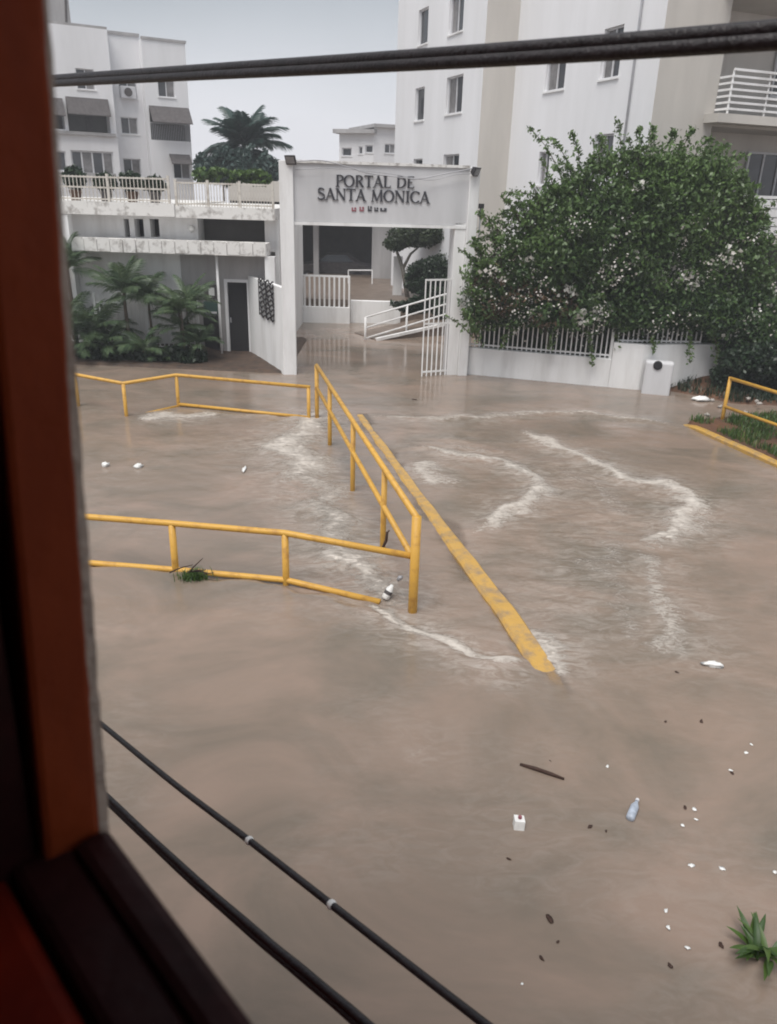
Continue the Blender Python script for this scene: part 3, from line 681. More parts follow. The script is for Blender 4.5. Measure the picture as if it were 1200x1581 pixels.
class Face:
    """one face of a building: pixel rectangles become openings in it"""
    def __init__(s, root, A, B, into): s.root = root; s.A = Vector((A[0],A[1],0)); s.B = Vector((B[0],B[1],0)); s.d = (s.B-s.A).normalized(); s.n = into; s.holes = []; s.wins = []
    def px(s, x, y): q = onplane(x, y, s.A, s.n); return (q-s.A).dot(s.d), q.z
    def P(s, u, o_, z): return s.A+s.d*u+s.n*o_+Vector((0,0,z))
    def box(s, mbq, u0, u1, o0, o1, z0, z1):
        return mbq.hexa([s.P(u0,o0,z0),s.P(u1,o0,z0),s.P(u1,o1,z0),s.P(u0,o1,z0),s.P(u0,o0,z1),s.P(u1,o0,z1),s.P(u1,o1,z1),s.P(u0,o1,z1)])
    def rect(s, x0, x1, y0, y1):
        ua, za = s.px((x0+x1)/2, y0); ub, zb = s.px((x0+x1)/2, y1); u0 = s.px(x0, (y0+y1)/2)[0]; u1 = s.px(x1, (y0+y1)/2)[0]
        return min(u0,u1), max(u0,u1), min(za,zb), max(za,zb)
    def window(s, x0, x1, y0, y1, panes=2, dep=.14, glass=None, fr=.05, frame=None, sill=True):
        u0, u1, z0, z1 = s.rect(x0, x1, y0, y1); s.holes.append((u0,u1,z0,z1,dep+.03)); s.win(u0,u1,z0,z1,panes,dep,glass,fr,frame,sill)
    def win(s, u0, u1, z0, z1, panes=2, dep=.14, glass=None, fr=.05, frame=None, sill=True):
        mbw = MB(); s.box(mbw,u0,u1,dep-.05,dep+.02,z0,z0+fr); s.box(mbw,u0,u1,dep-.05,dep+.02,z1-fr,z1)
        s.box(mbw,u0,u0+fr,dep-.048,dep+.018,z0+fr,z1-fr); s.box(mbw,u1-fr,u1,dep-.048,dep+.018,z0+fr,z1-fr)
        for k in range(1, panes):
            u = u0+(u1-u0)*k/panes; s.box(mbw,u-fr*.5,u+fr*.5,dep-.044,dep+.016,z0+fr,z1-fr)
        wo = O('window', mbw, frame or M_frame, s.root)
        for k in range(panes):
            a = u0+(u1-u0)*k/panes; b = u0+(u1-u0)*(k+1)/panes
            O('pane', s.box(MB(),a+.005,b-.005,dep-.01+.012*(k%2),dep+.0+.012*(k%2),z0+.01,z1-.01), (glass or [M_glass, M_glassl])[k % 2], wo)
        if sill: O('sill', s.box(MB(), u0-.05,u1+.05,-.05,dep-.06,z0-.05,z0+.004), M_white, wo)
    def recess(s, x0, x1, y0, y1, dep=1.2, back=None):
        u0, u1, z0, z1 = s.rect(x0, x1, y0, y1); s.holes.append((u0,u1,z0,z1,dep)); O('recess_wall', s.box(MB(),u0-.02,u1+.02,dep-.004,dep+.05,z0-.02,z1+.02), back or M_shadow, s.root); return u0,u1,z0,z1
    def done(s, z0, z1, mt, name='wall'):
        return O(name, facade(MB(), s.A, s.B, z0, z1, s.holes, .14, s.n), mt, s.root)

# ================================================================ RIGHT APARTMENT BLOCK
d1 = Vector((.93,.37,0)).normalized(); d2 = Vector((-.37,.93,0)).normalized()
C0 = aty(1018,100,23.2); C0.z = 0
rb = T('apartment_block', 'tall white and beige apartment block behind the flowering bush', 'building', tuple(C0))
ZT = 17.5
def hit(x, y, P, dd):   # plan point where sight line through pixel crosses the line P + t*dd
    n = Vector((-dd.y, dd.x, 0)); q = onplane(x, y, P, n); q.z = 0; return q
P1 = hit(797, 100, C0, d2)
side = Face(rb, C0, P1, -Vector((-d1.x,-d1.y,0)))      # left-facing white side; into = +d1
side.n = d1.copy()
side.window(843,873,84,139,2); side.window(930,959,42,120,2); side.window(916,945,207,262,2); side.window(831,847,234,286,2)
side.done(-.5, ZT, M_whiteclean)
P2 = hit(747, 100, P1, d1)
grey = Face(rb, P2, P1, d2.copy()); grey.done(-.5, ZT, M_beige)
P3_ = hit(613, 100, P2, d2)
tower = Face(rb, P2, P3_, d1.copy())
for r_ in ((646,661,13,68,1),(694,716,-12,50,2),(641,655,135,186,1),(689,714,117,175,2),(638,652,245,275,1),(684,708,238,285,2)): tower.window(*r_)
tower.done(-.5, ZT, M_whiteclean)
q = P3_+d1*9
O('wall', facade(MB(), P3_, q, -.5, ZT, [], .1, d2), M_whiteclean, rb)
# drainpipe
ua, za = side.px(987,-20); ub, zb = side.px(977,205)
O('drainpipe', MB().tube([side.P((ua+ub)/2,-.05,-.3), side.P((ua+ub)/2,-.05,ZT)], .03, 8), M_alu, rb, True)
# front with balconies
FB = C0+d1*13
front = Face(rb, C0, FB, d2.copy())
fu = lambda x, y: front.px(x, y)
u_b = fu(1112,120)[0]; zs1 = fu(1112,178)[1]; zs0 = fu(1112,362)[1]
step = zs1-zs0
UB1 = 12.0
lev = [zs0-step, zs0, zs1, zs1+step, zs1+2*step]
for i, zl in enumerate(lev[:-1]):
    z0 = zl; z1 = lev[i+1]-.28
    front.holes.append((u_b, UB1, z0, z1, 1.5))
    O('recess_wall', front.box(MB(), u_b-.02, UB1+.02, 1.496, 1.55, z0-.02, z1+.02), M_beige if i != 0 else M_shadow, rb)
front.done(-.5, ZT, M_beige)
for i, zl in enumerate(lev):
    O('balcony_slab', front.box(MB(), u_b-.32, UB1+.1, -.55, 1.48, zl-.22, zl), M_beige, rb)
    if i in (2, 3, 0):
        br = O('balcony_railing', MB().bar(front.P(u_b,-.5,zl+1.05), front.P(UB1,-.5,zl+1.05), .05, .06), M_white, rb)
        for k in range(6): O('rail', MB().bar(front.P(u_b,-.5,zl+.12+.155*k), front.P(UB1,-.5,zl+.12+.155*k), .03, .055), M_white, br)
        for k in range(6): O('rail', MB().bar(front.P(u_b,-.48,zl+.12+.155*k), front.P(u_b,-.01,zl+.12+.155*k), .03, .055), M_white, br)
        for k in range(8):
            u = u_b+.02+(UB1-u_b-.04)*k/7*.9; O('post', MB().bar(front.P(u,-.47,zl), front.P(u,-.47,zl+1.03), .045, .045), M_white, br)
    if i == 1:
        br = O('balcony_railing', MB().bar(front.P(u_b+.7,-.5,zl+1.05), front.P(UB1,-.5,zl+1.05), .06, .08), M_white, rb)
        for k in range(4): O('board', front.box(MB(), u_b+.7, UB1, -.53, -.48, zl+.03+.245*k, zl+.245*(k+1)), M_white, br)
back = Face(rb, front.P(0,1.5,0), front.P(13,1.5,0), d2.copy())
for zl, xs in ((zs0, ((1150,1245),)), (zs1, ((1165,1250),))):
    for x0, x1 in xs:
        u0 = back.px(x0,250)[0]; u1 = u0+1.9
        back.win(u0, u1, zl+.75, zl+2.35, 3, -.08, [M_glass, M_glass], .06, M_frame)
ru = front.P(u_b+.02, 1.2, 0)
O('roof', MB().add([(*(C0+Vector((0,0,0)))[:2], ZT),(*FB[:2], ZT),(*(FB+d2*16)[:2], ZT),(*(q)[:2], ZT),(*P3_[:2], ZT),(*P2[:2], ZT),(*P1[:2], ZT)], [tuple(range(7))]), M_grey, rb)

# ================================================================ FAR BUILDING ABOVE THE GATE BEAM
fbA = aty(525,230,70); fbB = aty(577,230,70); fbA.z = fbB.z = 0
fb = T('distant_building', 'small distant white flat roofed building above the gate beam', 'building', tuple(fbB))
fd = Vector((.95,-.30,0)).normalized(); fn = Vector((.30,.95,0))
fbL = hit(524,230,fbB,fd)
lf = Face(fb, fbL, fbB, fn.copy())
for r_ in ((528,543,228,241),(554,560,226,238),(564,576,224,236)): lf.window(*r_, panes=1, fr=.08)
zt = lf.px(550,206)[1]; lf.done(-.5, zt, M_whiteclean)
fe = Vector((.92,.38,0)).normalized(); fbR = hit(612,230,fbB,fe)
rf = Face(fb, fbB, fbR, Vector((-fe.y, fe.x, 0)))
rf.window(594,611,222,237, panes=2, fr=.08); zt2 = rf.px(590,197)[1]; rf.done(-.5, zt2, M_whiteclean)
O('roof_slab', lf.box(MB(), -.4, (fbB-fbL).length+.2, -.5, 6, zt, zt+.3), M_grey, fb)
O('roof_slab', rf.box(MB(), -.1, (fbR-fbB).length+.2, -.4, 6, zt2, zt2+.25), M_grey, fb)
O('body', lf.box(MB(), .02, (fbB-fbL).length-.02, .3, 5.5, -.5, zt-.01), M_grey, fb)

# ================================================================ LEFT APARTMENT BLOCK
lb_dir = Vector((.88,.475,0)).normalized(); lb_in = Vector((-lb_dir.y, lb_dir.x, 0))
LB = aty(294,200,50); LB.z = 0
lb = T('apartment_block', 'white four storey apartment block behind the gatehouse at left', 'building', tuple(LB))
# right block
a = hit(229,180,LB,lb_dir); fR = Face(lb, a, LB, lb_in.copy())
zR = fR.px(260,64)[1]
fR.window(244,270,122,150)
u0,u1,z0,z1 = fR.recess(232,293,166,217, 1.3)
fR.box(mbx := MB(), u0,u1,-.5,-.02,z1-.75,z1-.70); 
aw = MB().hexa([fR.P(u0,-.75,z1-.85),fR.P(u1,-.75,z1-.85),fR.P(u1,-.01,z1),fR.P(u0,-.01,z1),fR.P(u0,-.75,z1-.80),fR.P(u1,-.75,z1-.80),fR.P(u1,-.01,z1+.04),fR.P(u0,-.01,z1+.04)])
O('awning', aw, M_awn, lb)
mr = MB(); fR.box(mr,u0,u1,.02,.06,z0+.85,z0+.92)
for k in range(24): fR.box(mr, u0+(u1-u0)*k/23-.015, u0+(u1-u0)*k/23+.015, .025,.055,z0,z0+.85)
O('balcony_bars', mr, M_alu, lb)
u0,u1,z0,z1 = fR.rect(268,294,244,276); fR.holes.append((u0,u1,z0,z1,.2)); fR.win(u0,u1,z0,z1,2)
O('awning', MB().hexa([fR.P(u0-.2,-.6,z1-.35),fR.P(u1,-.6,z1-.35),fR.P(u1,-.01,z1+.15),fR.P(u0-.2,-.01,z1+.15),fR.P(u0-.2,-.6,z1-.3),fR.P(u1,-.6,z1-.3),fR.P(u1,-.01,z1+.2),fR.P(u0-.2,-.01,z1+.2)]), M_awn, lb)
fR.done(-.5, zR, M_whiteclean)
O('wall', facade(MB(), LB, LB+lb_in*9, -.5, zR, [], .1, -lb_dir), M_whiteclean, lb)
O('parapet', fR.box(MB(), -.05,(LB-a).length+.06,-.06,.2,zR,zR+.12), M_grey, lb)
# middle block, set back
am = hit(178,180,LB+lb_in*.7,lb_dir); bm_ = a+lb_in*.7
fM = Face(lb, am, bm_, lb_in.copy()); zM = fM.px(170,52)[1]
fM.window(184,211,124,152); fM.window(187,213,181,207); fM.window(191,218,245,273)
fM.done(-.5, zM, M_whiteclean)
O('parapet', fM.box(MB(), -2.2,(bm_-am).length,-.06,.2,zM,zM+.15), M_grey, lb)
O('wall', MB().slab(a, bm_, -.5, zR, .05), M_whiteclean, lb)
u, z = fM.px(196,143); ac = O('air_conditioner', fM.box(MB(), u-.38,u+.42,-.4,-.01,z-.32,z+.3), M_frame, lb, bevel=.03)
O('fan', MB().tube([fM.P(u,-.41,z), fM.P(u,-.43,z)], .22, 16), M_awn, ac)
# left block, proud of the others
al_ = hit(20,180,LB-lb_in*.6,lb_dir); bl = hit(178,180,LB-lb_in*.6,lb_dir)
fL = Face(lb, al_, bl, lb_in.copy()); zL = fL.px(100,38)[1]
fL.window(118,146,106,138); 
for r_ in ((79,99,152,199),(104,169,152,204)):
    u0,u1,z0,z1 = fL.recess(*r_, 1.1)
    O('awning', MB().hexa([fL.P(u0,-.5,z1-.85),fL.P(u1,-.5,z1-.85),fL.P(u1,-.01,z1-.02),fL.P(u0,-.01,z1-.02),fL.P(u0,-.5,z1-.80),fL.P(u1,-.5,z1-.80),fL.P(u1,-.01,z1+.03),fL.P(u0,-.01,z1+.03)]), M_awn, lb)
    O('balcony_door', fL.box(MB(), u0+(u1-u0)*.5,u0+(u1-u0)*.66,1.02,1.08,z0,z0+1.6), M_awn, lb)
fL.window(84,103,233,264,1,fr=.07); fL.window(111,176,233,269,4,fr=.08)
u0,u1,z0,z1 = fL.rect(60,178,203,208)
O('ledge', fL.box(MB(), u0,u1,-.18,-.002,z0,z1), M_grey, lb)
u0,u1,z0,z1 = fL.rect(60,178,266,272); O('ledge', fL.box(MB(), u0,u1,-.18,-.002,z0,z1), M_grey, lb)
fL.done(-.5, zL, M_whiteclean)
O('wall', MB().slab(bl, am, -.5, zL, .05), M_whiteclean, lb)
O('roof', fL.box(MB(), 0,(bl-al_).length,.0,9,zL,zL+.12), M_grey, lb)
O('roof', fM.box(MB(), -2,(bm_-am).length,.25,8,zM-.3,zM-.1), M_grey, lb)
O('roof', fR.box(MB(), 0,(LB-a).length,.25,8,zR-.3,zR-.1), M_grey, lb)
u, z = fL.px(84,20); O('roof_room', fL.box(MB(), u-3,u+.8,.3,3.5,zL+.125,z+1.0), M_grey, lb)
u2, z2 = fL.px(103,30)
O('antenna', MB().tube([fL.P(u2,.3,zL+.1), fL.P(u2+.1,.3,zL+1.2), fL.P(u2-.3,.3,zL+2.6)], .06, 6).tube([fL.P(u2-.5,.3,zL+2.2), fL.P(u2+.1,.3,zL+2.6)], .05, 6), M_awn, lb)

# ================================================================ GATEHOUSE
YW = 24.2
gh = T('gatehouse', 'low white gatehouse with canopy and roof terrace left of the portal', 'building', (-4.9, YW, 0))
XL = -12.5; xr = aty(418,420,YW).x
gw = Face(gh, (XL, YW), (xr, YW), Vector((0,1,0)))
zc0 = aty(260,392,23.4).z; zc1 = aty(260,371,23.4).z       # canopy edge
ts0 = aty(345,338,23.9).z; ts1 = aty(345,320,23.9).z
du0,du1,dz0,dz1 = gw.rect(349,388,431,546); gw.holes.append((du0,du1,dz0,dz1,.22))
gw.done(-.5, zc0+.05, M_white)
# grey infill around the door, proud of the wall
u_g0 = gw.px(283,460)[0]
gq = Face(gh, gw.P(u_g0,-.03,0), gw.P(gw.px(418,460)[0],-.03,0), Vector((0,1,0)))
r_ = gq.rect(349,388,431,546); gq.holes.append((*r_, .03)); gq.done(-.5, zc0+.03, M_grey)
mdr = MB(); fr = .09
gw.box(mdr, du0,du0+fr,-.06,.1,dz0,dz1); gw.box(mdr, du1-fr,du1,-.06,.1,dz0,dz1); gw.box(mdr, du0+fr,du1-fr,-.06,.1,dz1-fr,dz1)
dr = O('door', mdr, M_whiteclean, gh)
O('door_leaf', gw.box(MB(), du0+fr,du1-fr,.05,.10,dz0,dz1-fr), M_dark, dr)
O('threshold', gw.box(MB(), du0-.1,du1+.3,-.5,.0,-.3,dz0), M_pave, dr)
O('handle', gw.box(MB(), du0+fr+.03,du0+fr+.07,-.0,.045,dz0+.95,dz0+1.1), M_alu, dr)
u, z = gw.px(344,470); O('pole', MB().tube([gw.P(u,-.5,-.2), gw.P(u,-.5,zc0)], .04, 10), M_white, gh, True)
for (x0,x1,y0,y1,mt,nm) in ((316,339,439,460,M_awn,'notice_board'),(316,338,465,484,M_green,'notice_board'),(317,341,487,541,M_dark,'meter_cabinet')):
    u0,u1,z0,z1 = gw.rect(x0,x1,y0,y1); nb = O(nm, gw.box(MB(), u0,u1,-.13,-.034,z0,z1), mt, gh, bevel=.008)
    if nm == 'notice_board' and mt is M_awn: O('paper', gw.box(MB(), u0+(u1-u0)*.34,u0+(u1-u0)*.72,-.136,-.131,z0+(z1-z0)*.22,z0+(z1-z0)*.8), M_litter, nb)
    if mt is M_green: O('paper', gw.box(MB(), u0+.04,u1-.04,-.136,-.131,z0+.02,z0+.08), M_frame, nb)
# canopy
cx0 = aty(110,375,23.4).x; cx1 = aty(411,388,23.4).x
cn = O('canopy', MB().box(cx0, cx1, 23.4, YW-.004, zc0, zc1-.02), M_stain, gh)
ntile = 15; tw = (cx1-cx0)/ntile
for i in range(ntile):
    j = random.uniform(-.012,.012)
    O('edge_tile', MB().box(cx0+i*tw+.012, cx0+(i+1)*tw-.012, 23.37+j, 23.395, zc0+.02+j, zc1+.015+j), M_stain, cn)
# upper band behind canopy
yb = YW+.35
ub = Face(gh, (XL, yb), (xr+.1, yb), Vector((0,1,0)))
for (x0,x1,y0,y1) in ((192,200,338,366),(208,222,338,366),(232,246,338,366)):
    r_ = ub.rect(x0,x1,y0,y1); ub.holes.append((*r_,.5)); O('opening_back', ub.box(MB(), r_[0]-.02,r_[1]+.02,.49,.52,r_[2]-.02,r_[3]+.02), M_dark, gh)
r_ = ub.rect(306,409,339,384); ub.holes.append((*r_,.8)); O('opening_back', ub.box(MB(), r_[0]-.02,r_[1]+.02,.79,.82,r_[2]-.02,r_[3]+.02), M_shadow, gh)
ub.done(zc0+.06, ts0+.02, M_white)
u, z = ub.px(297,353); O('globe_lamp', MB().tube([ub.P(u,-.02,z), ub.P(u,-.10,z), ub.P(u,-.16,z), ub.P(u,-.19,z)], [.05,.10,.08,.03], 12), M_litter, gh, True)
# terrace slab in two levels
xs_ = aty(270,325,23.9).x; x_l = aty(60,320,23.9).x; x_r = aty(424,325,23.9).x
tl0 = aty(180,332,23.9).z; tl1 = aty(180,312,23.9).z
O('terrace_slab', MB().box(x_l-3, xs_-.003, 23.85, 31, tl0, tl1), M_stain, gh)
O('terrace_slab', MB().box(xs_, x_r, 23.9, 31, ts0, ts1), M_stain, gh)
O('left_column', MB().box(aty(92,350,23.88).x, aty(106,350,23.88).x, 23.88, 24.18, -.4, tl0-.003), M_white, gh)
O('rear_wall', MB().box(x_l-3, x_r, 30.6, 30.9, -.5, ts0-.003), M_white, gh)
O('end_wall', MB().box(xr+.104, xr+.22, yb+.01, 30.5, -.5, ts0-.004), M_white, gh)
# wing wall joining post and gatehouse with a wrought grille
wa = GP(.0,.06,0); wb = Vector((aty(386,500,YW).x, YW-.06, 0)); wz = aty(405,432,23.2).z
wi = (Vector((-(wb-wa).y, (wb-wa).x, 0))).normalized()
if wi.x > 0: wi = -wi
wo = -wi
O('wing_wall', MB().slab(wb, wa, -.5, wz, .16), M_white, gh)
O('column', MB().box(aty(409,410,23.45).x, aty(424,410,23.45).x, 23.45, 23.75, wz-.3, zc0-.003), M_white, gh)
wf_ = Face(gh, wb, wa, wi if wi.y > 0 else -wi)
fnv = (Vector((0,0,0))-wa); fnv.z = 0; wnrm = wf_.n if wf_.n.dot(fnv) < 0 else -wf_.n
u0,_ = wf_.px(402,460); u1,_ = wf_.px(424,460); za = wf_.px(412,489)[1]; zb = wf_.px(412,434)[1]
gr = MB()
for k in range(9):
    z = za+(zb-za)*k/8
    pts = [wf_.A+wf_.d*(u0+(u1-u0)*j/12)-wnrm*.035+Vector((0,0,z+.05*math.sin(j*1.6+k))) for j in range(13)]
    gr.tube(pts, .024, 5)
for u in (u0, (u0+u1)/2, u1): gr.tube([wf_.A+wf_.d*u-wnrm*.04+Vector((0,0,za)), wf_.A+wf_.d*u-wnrm*.04+Vector((0,0,zb))], .014, 5)
O('wrought_grille', gr, M_black, gh)

# terrace railings
zr1 = aty(345,282,23.95).z
picket_fence('terrace_railing', 'white picket railing on the roof terrace nearest the portal', (xs_+.05, 23.97), (x_r-.05, 23.97), ts1, zr1, 34, M_cream, rails=(.1,.95), wd=.02, posts=(0,.33,.66,1))
zr2 = aty(180,272,23.95).z
picket_fence('terrace_railing', 'shorter white terrace railing at far left with potted plants behind', (aty(92,300,23.95).x, 23.95), (xs_-.15, 23.95), tl1, zr2, 30, M_cream, rails=(.1,.55,.95), wd=.02, posts=(0,.45,1))
# picket fence in the palm bed
pa = aty(150,500,23.55); pb = aty(306,500,23.55)
picket_fence('picket_fence', 'white picket fence among the small palms by the gatehouse', (pa.x, 23.55), (pb.x, 23.55), .05, aty(230,458,23.55).z, 24, rails=(.12,.88), posts=(0,.5,1))

# ================================================================ LOW WALL, FENCE AND METER BOX AT RIGHT
WA = atz(714,577); WB = atz(985,602); WC = Vector((13.5, 22.3, 0))
lw = T('boundary_wall', 'low white boundary wall under the bush right of the portal', 'wall', tuple(WA))
z1 = aty(728,536,WA.y).z; zB = aty(985,532,WB.y).z
wd_ = (WB-WA).normalized(); wnn = Vector((-wd_.y, wd_.x, 0))
qm = WA+(WB-WA)*((hit(941,580,WA,wd_)-WA).length/(WB-WA).length)
m = MB().slab(WA, qm, -.5, z1, .22); O('low_section', m, M_white, lw, bevel=.012)
m = MB().slab(qm+wd_*.003, WB, -.5, zB, .22); O('high_section', m, M_white, lw, bevel=.012)
m = MB().slab(WB+wd_*.003+wnn*.0, WC, -.5, zB-.004, .22); O('high_section', m, M_white, lw, bevel=.012)
mA = hit(992,590,WA-wnn*.12,wd_); mB_ = hit(1036,590,WA-wnn*.12,wd_)
mb_top = onplane(1010,556,WA-wnn*.12,wnn).z
mbx = T('meter_box', 'white box with dark round hole against the boundary wall', 'meter box', tuple(mA))
O('housing', MB().slab(mA-wnn*.25, mB_-wnn*.25, -.5, mb_top, .36), M_beam, mbx, bevel=.05)
hc = onplane(1016,564,WA-wnn*.37,wnn)
O('round_meter', MB().tube([hc+wnn*.02, hc-wnn*.03, hc-wnn*.032], [.115,.115,.075], 20), M_dark, mbx, True)
pf_a = WA+wd_*.15+wnn*.11; pf_b = qm-wd_*.05+wnn*.11
picket_fence('picket_fence', 'white picket fence on the low wall under the bush', pf_a[:2], pf_b[:2], z1+.002, z1+1.35, 30, rails=(.06,.95), wd=.032, posts=(1,))
pf_a = qm+wd_*.1+wnn*.11; pf_b = WB+Vector((1.6,.35,0))+wnn*.11
picket_fence('picket_fence', 'picket fence half hidden in leaves above the meter box', pf_a[:2], pf_b[:2], zB+.002, zB+.75, 18, rails=(.06,.95), wd=.032)

# ================================================================ COURTYARD SEEN THROUGH THE PORTAL
YC = 30.6
lw0 = aty(452,500,YC); lw1 = aty(540,500,YC)
cf = T('driveway_fence', 'white fence with solid base and bars left inside the portal', 'fence', (lw0.x, YC, 0))
zb_ = aty(500,474,YC).z; zt_ = aty(500,425,YC).z
O('base_wall', MB().box(lw0.x-1.2, lw1.x, YC, YC+.2, -.5, zb_), M_white, cf)
O('top_rail', MB().box(lw0.x-1.2, lw1.x, YC+.06, YC+.13, zt_-.07, zt_), M_white, cf)
o_ = O('bar', MB().box(lw1.x-.07, lw1.x, YC+.06, YC+.13, zb_, zt_-.072), M_white, cf)
copies(o_, cf, [(-.19*i, 0, 0) for i in range(1, 18)])
ww0 = aty(541,500,30.9); ww1 = aty(618,500,30.9)
tag(O('retaining_wall', MB().box(ww0.x, ww1.x, 30.9, 31.15, -.5, aty(580,465,30.9).z), M_white, None, False, .01, (ww0.x, 30.9, 0)), 'low white retaining wall in the middle of the flooded driveway', 'wall')
# terrace behind it
t0 = aty(541,445,33).z
ST(O('raised_drive', MB().box(-4.5, 4.2, 31.6, 60, -.5, aty(580,463,31.6).z-.02), M_pave))
# covered car park
cp = T('covered_parking', 'dark covered parking bay behind the portal', 'building', (-2, 40, 0))
zfl = .9; ztc = aty(520,338,40).z+1.6
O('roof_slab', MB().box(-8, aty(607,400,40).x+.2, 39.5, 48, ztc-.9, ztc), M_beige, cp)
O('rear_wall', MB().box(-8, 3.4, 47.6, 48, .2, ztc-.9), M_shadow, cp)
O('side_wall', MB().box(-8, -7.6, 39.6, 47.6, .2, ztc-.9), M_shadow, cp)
for (x0, x1, yy, mt) in ((484,492,41,M_grey),(574,606,40,M_grey)):
    O('column', MB().box(aty(x0,400,yy).x, aty(x1,400,yy).x, yy, yy+.4, .2, ztc-.902), mt, cp)
pl0 = aty(607,430,33.5); pl1 = aty(621,430,33.5)
O('front_wall', MB().box(-5, pl0.x+.1, 38.6, 38.8, .2, aty(570,441,38.6).z), M_white, cp)
tag(O('white_pillar', MB().box(pl0.x, pl1.x, 33.5, 33.85, .0, aty(614,396,33.5).z), M_white, None, False, .01, (pl0.x, 33.5, .0)), 'slim white pillar beside the clipped courtyard tree', 'pillar')
rr0 = aty(538,417,37.5); rr1 = aty(575,417,37.5); hr = T('hand_rail', 'short white hand rail in front of the covered parking', 'railing', (rr0.x, 37.5, .3))
O('rail', MB().bar(rr0, rr1, .05, .05), M_white, hr); O('post', MB().bar(Vector((rr0.x,37.5,.2)), rr0, .05, .05), M_white, hr); O('post', MB().bar(Vector((rr1.x,37.5,.2)), rr1, .05, .05), M_white, hr)
# parked car in the shade of the bay
def car():
    c0 = aty(515,420,42.5); r_ = T('parked_car', 'grey car parked in the dark covered bay', 'car', (c0.x, 42.5, .3))
    prof = [(-2.0,.35),(-2.0,.8),(-1.5,.92),(-.9,1.0),(-.35,1.42),(.75,1.45),(1.35,1.02),(2.0,.9),(2.05,.35)]
    mbq = MB(); n = len(prof)
    for sgn, inset in ((-1,0),(1,0)):
        for x, z in prof: mbq.v.append((c0.x+x, 42.5+sgn*(.8-(.14 if z > 1.1 else 0)), .3+z))
    mbq.f += [tuple(range(n)), tuple(reversed(range(n, 2*n)))]+[(i, n+i, n+(i+1) % n, (i+1) % n) for i in range(n)]
    b = O('body', mbq, M_awn, r_, bevel=.06)
    O('side_window', MB().add([(c0.x-.75,41.69,1.38),(c0.x-.3,41.76,1.70),(c0.x+.7,41.76,1.72),(c0.x+1.1,41.69,1.38)], [(0,3,2,1)]), M_glass, r_)
    for x in (-1.25, 1.3):
        for yy in (41.72, 43.28):
            wh = O('wheel', MB().tube([(c0.x+x, yy-.1, .62),(c0.x+x, yy+.1, .62)], .32, 18), M_black, r_)
            O('rim', MB().tube([(c0.x+x, yy-.115, .62),(c0.x+x, yy+.115, .62)], .18, 12), M_alu, wh)
car()
# ramp with white railing
ra = atz(563,520,.0); ra.y = 27.2; ra = Vector((aty(564,516,27.2).x, 27.2, 0)); rbm = Vector((aty(694,470,29.0).x, 29.0, 0))
rm = T('ramp_railing', 'white three bar railing climbing the ramp inside the portal', 'railing', tuple(ra))
zA = aty(564,490,27.2).z; zBq = aty(692,452,29.0).z
for k in range(3):
    a_ = Vector((ra.x, ra.y, zA-.36*k)); b_ = Vector((rbm.x, rbm.y, zBq-.36*k))
    O('rail', MB().tube([a_, b_, b_+(b_-a_)*.3], .032, 8), M_white, rm, True)
for t_ in (0, .48, .97, 1.28):
    q = ra+(rbm-ra)*t_; zz = zA+(zBq-zA)*t_
    O('post', MB().tube([(q.x,q.y,-.3), (q.x,q.y,zz)], .04, 8), M_white, rm, True)
rdir = (rbm-ra).normalized()
wq = MB(); nr = Vector((rdir.y, -rdir.x, 0))
sA, sB = ra+rdir*.3+nr*.25, rbm+rdir*2.5+nr*.25
wq.hexa([(sA.x,sA.y,-.4),(sB.x,sB.y,-.4),(sB.x-nr.x*1.6,sB.y-nr.y*1.6,-.4),(sA.x-nr.x*1.6,sA.y-nr.y*1.6,-.4),(sA.x,sA.y,.02),(sB.x,sB.y,.75),(sB.x-nr.x*1.6,sB.y-nr.y*1.6,.75),(sA.x-nr.x*1.6,sA.y-nr.y*1.6,.02)])
ST(O('ramp', wq, M_pave))
tag(O('ramp_edge', MB().bar(Vector((sA.x,sA.y,.03)), Vector((sB.x,sB.y,.76)), .12, .10), M_white, None, False, 0, tuple(sA)), 'white painted edge along the foot of the ramp railing', 'kerb')

# ================================================================ FOLIAGE
def leafcloud(P, size, tint, up=.3, aspect=1.7, seed=1):
    """one small folded leaf per point -> arrays"""
    r = np.random.default_rng(seed); n = len(P)
    a = r.normal(size=(n,3)); a[:,2] -= .25; a /= np.linalg.norm(a, axis=1)[:,None]
    b = r.normal(size=(n,3)); b[:,2] += up*2; b -= a*(a*b).sum(1)[:,None]; b /= np.linalg.norm(b, axis=1)[:,None]
    c_ = np.cross(a, b); s = size*(.6+.8*r.random(n))
    L_ = a*(s*aspect/2)[:,None]; W_ = c_*(s/2)[:,None]; H_ = b*(s*.12)[:,None]
    V = np.stack([P-L_, P+W_+H_, P+L_, P-W_+H_], 1).reshape(-1,3)
    Fq = np.arange(n*4).reshape(n,4); return V, Fq, np.repeat(tint, 4)
def inside_points(ells, n, seed, shell=.45, clump=None):
    r = np.random.default_rng(seed); vol = np.array([e_[1][0]*e_[1][1]*e_[1][2] for e_ in ells])**(2/3); k = r.choice(len(ells), n, p=vol/vol.sum())
    C_ = np.array([e_[0] for e_ in ells])[k]; R_ = np.array([e_[1] for e_ in ells])[k]
    d = r.normal(size=(n,3)); d /= np.linalg.norm(d, axis=1)[:,None]
    rad = (shell+(1-shell)*r.random(n)**.6)
    # lumpy surface with gaps
    lump = .80+.42*fbm(d[:,0]*3+k*7+50, d[:,1]*3+d[:,2]*3.3+50, 3, seed)
    P = C_+R_*d*(rad*lump)[:,None]
    return P, d
def clumpy(P, freq, thr, seed):
    q = fbm(P[:,0]*freq+P[:,1]*.7*freq+100, P[:,2]*freq+P[:,1]*.6*freq+100, 3, seed); return q > thr
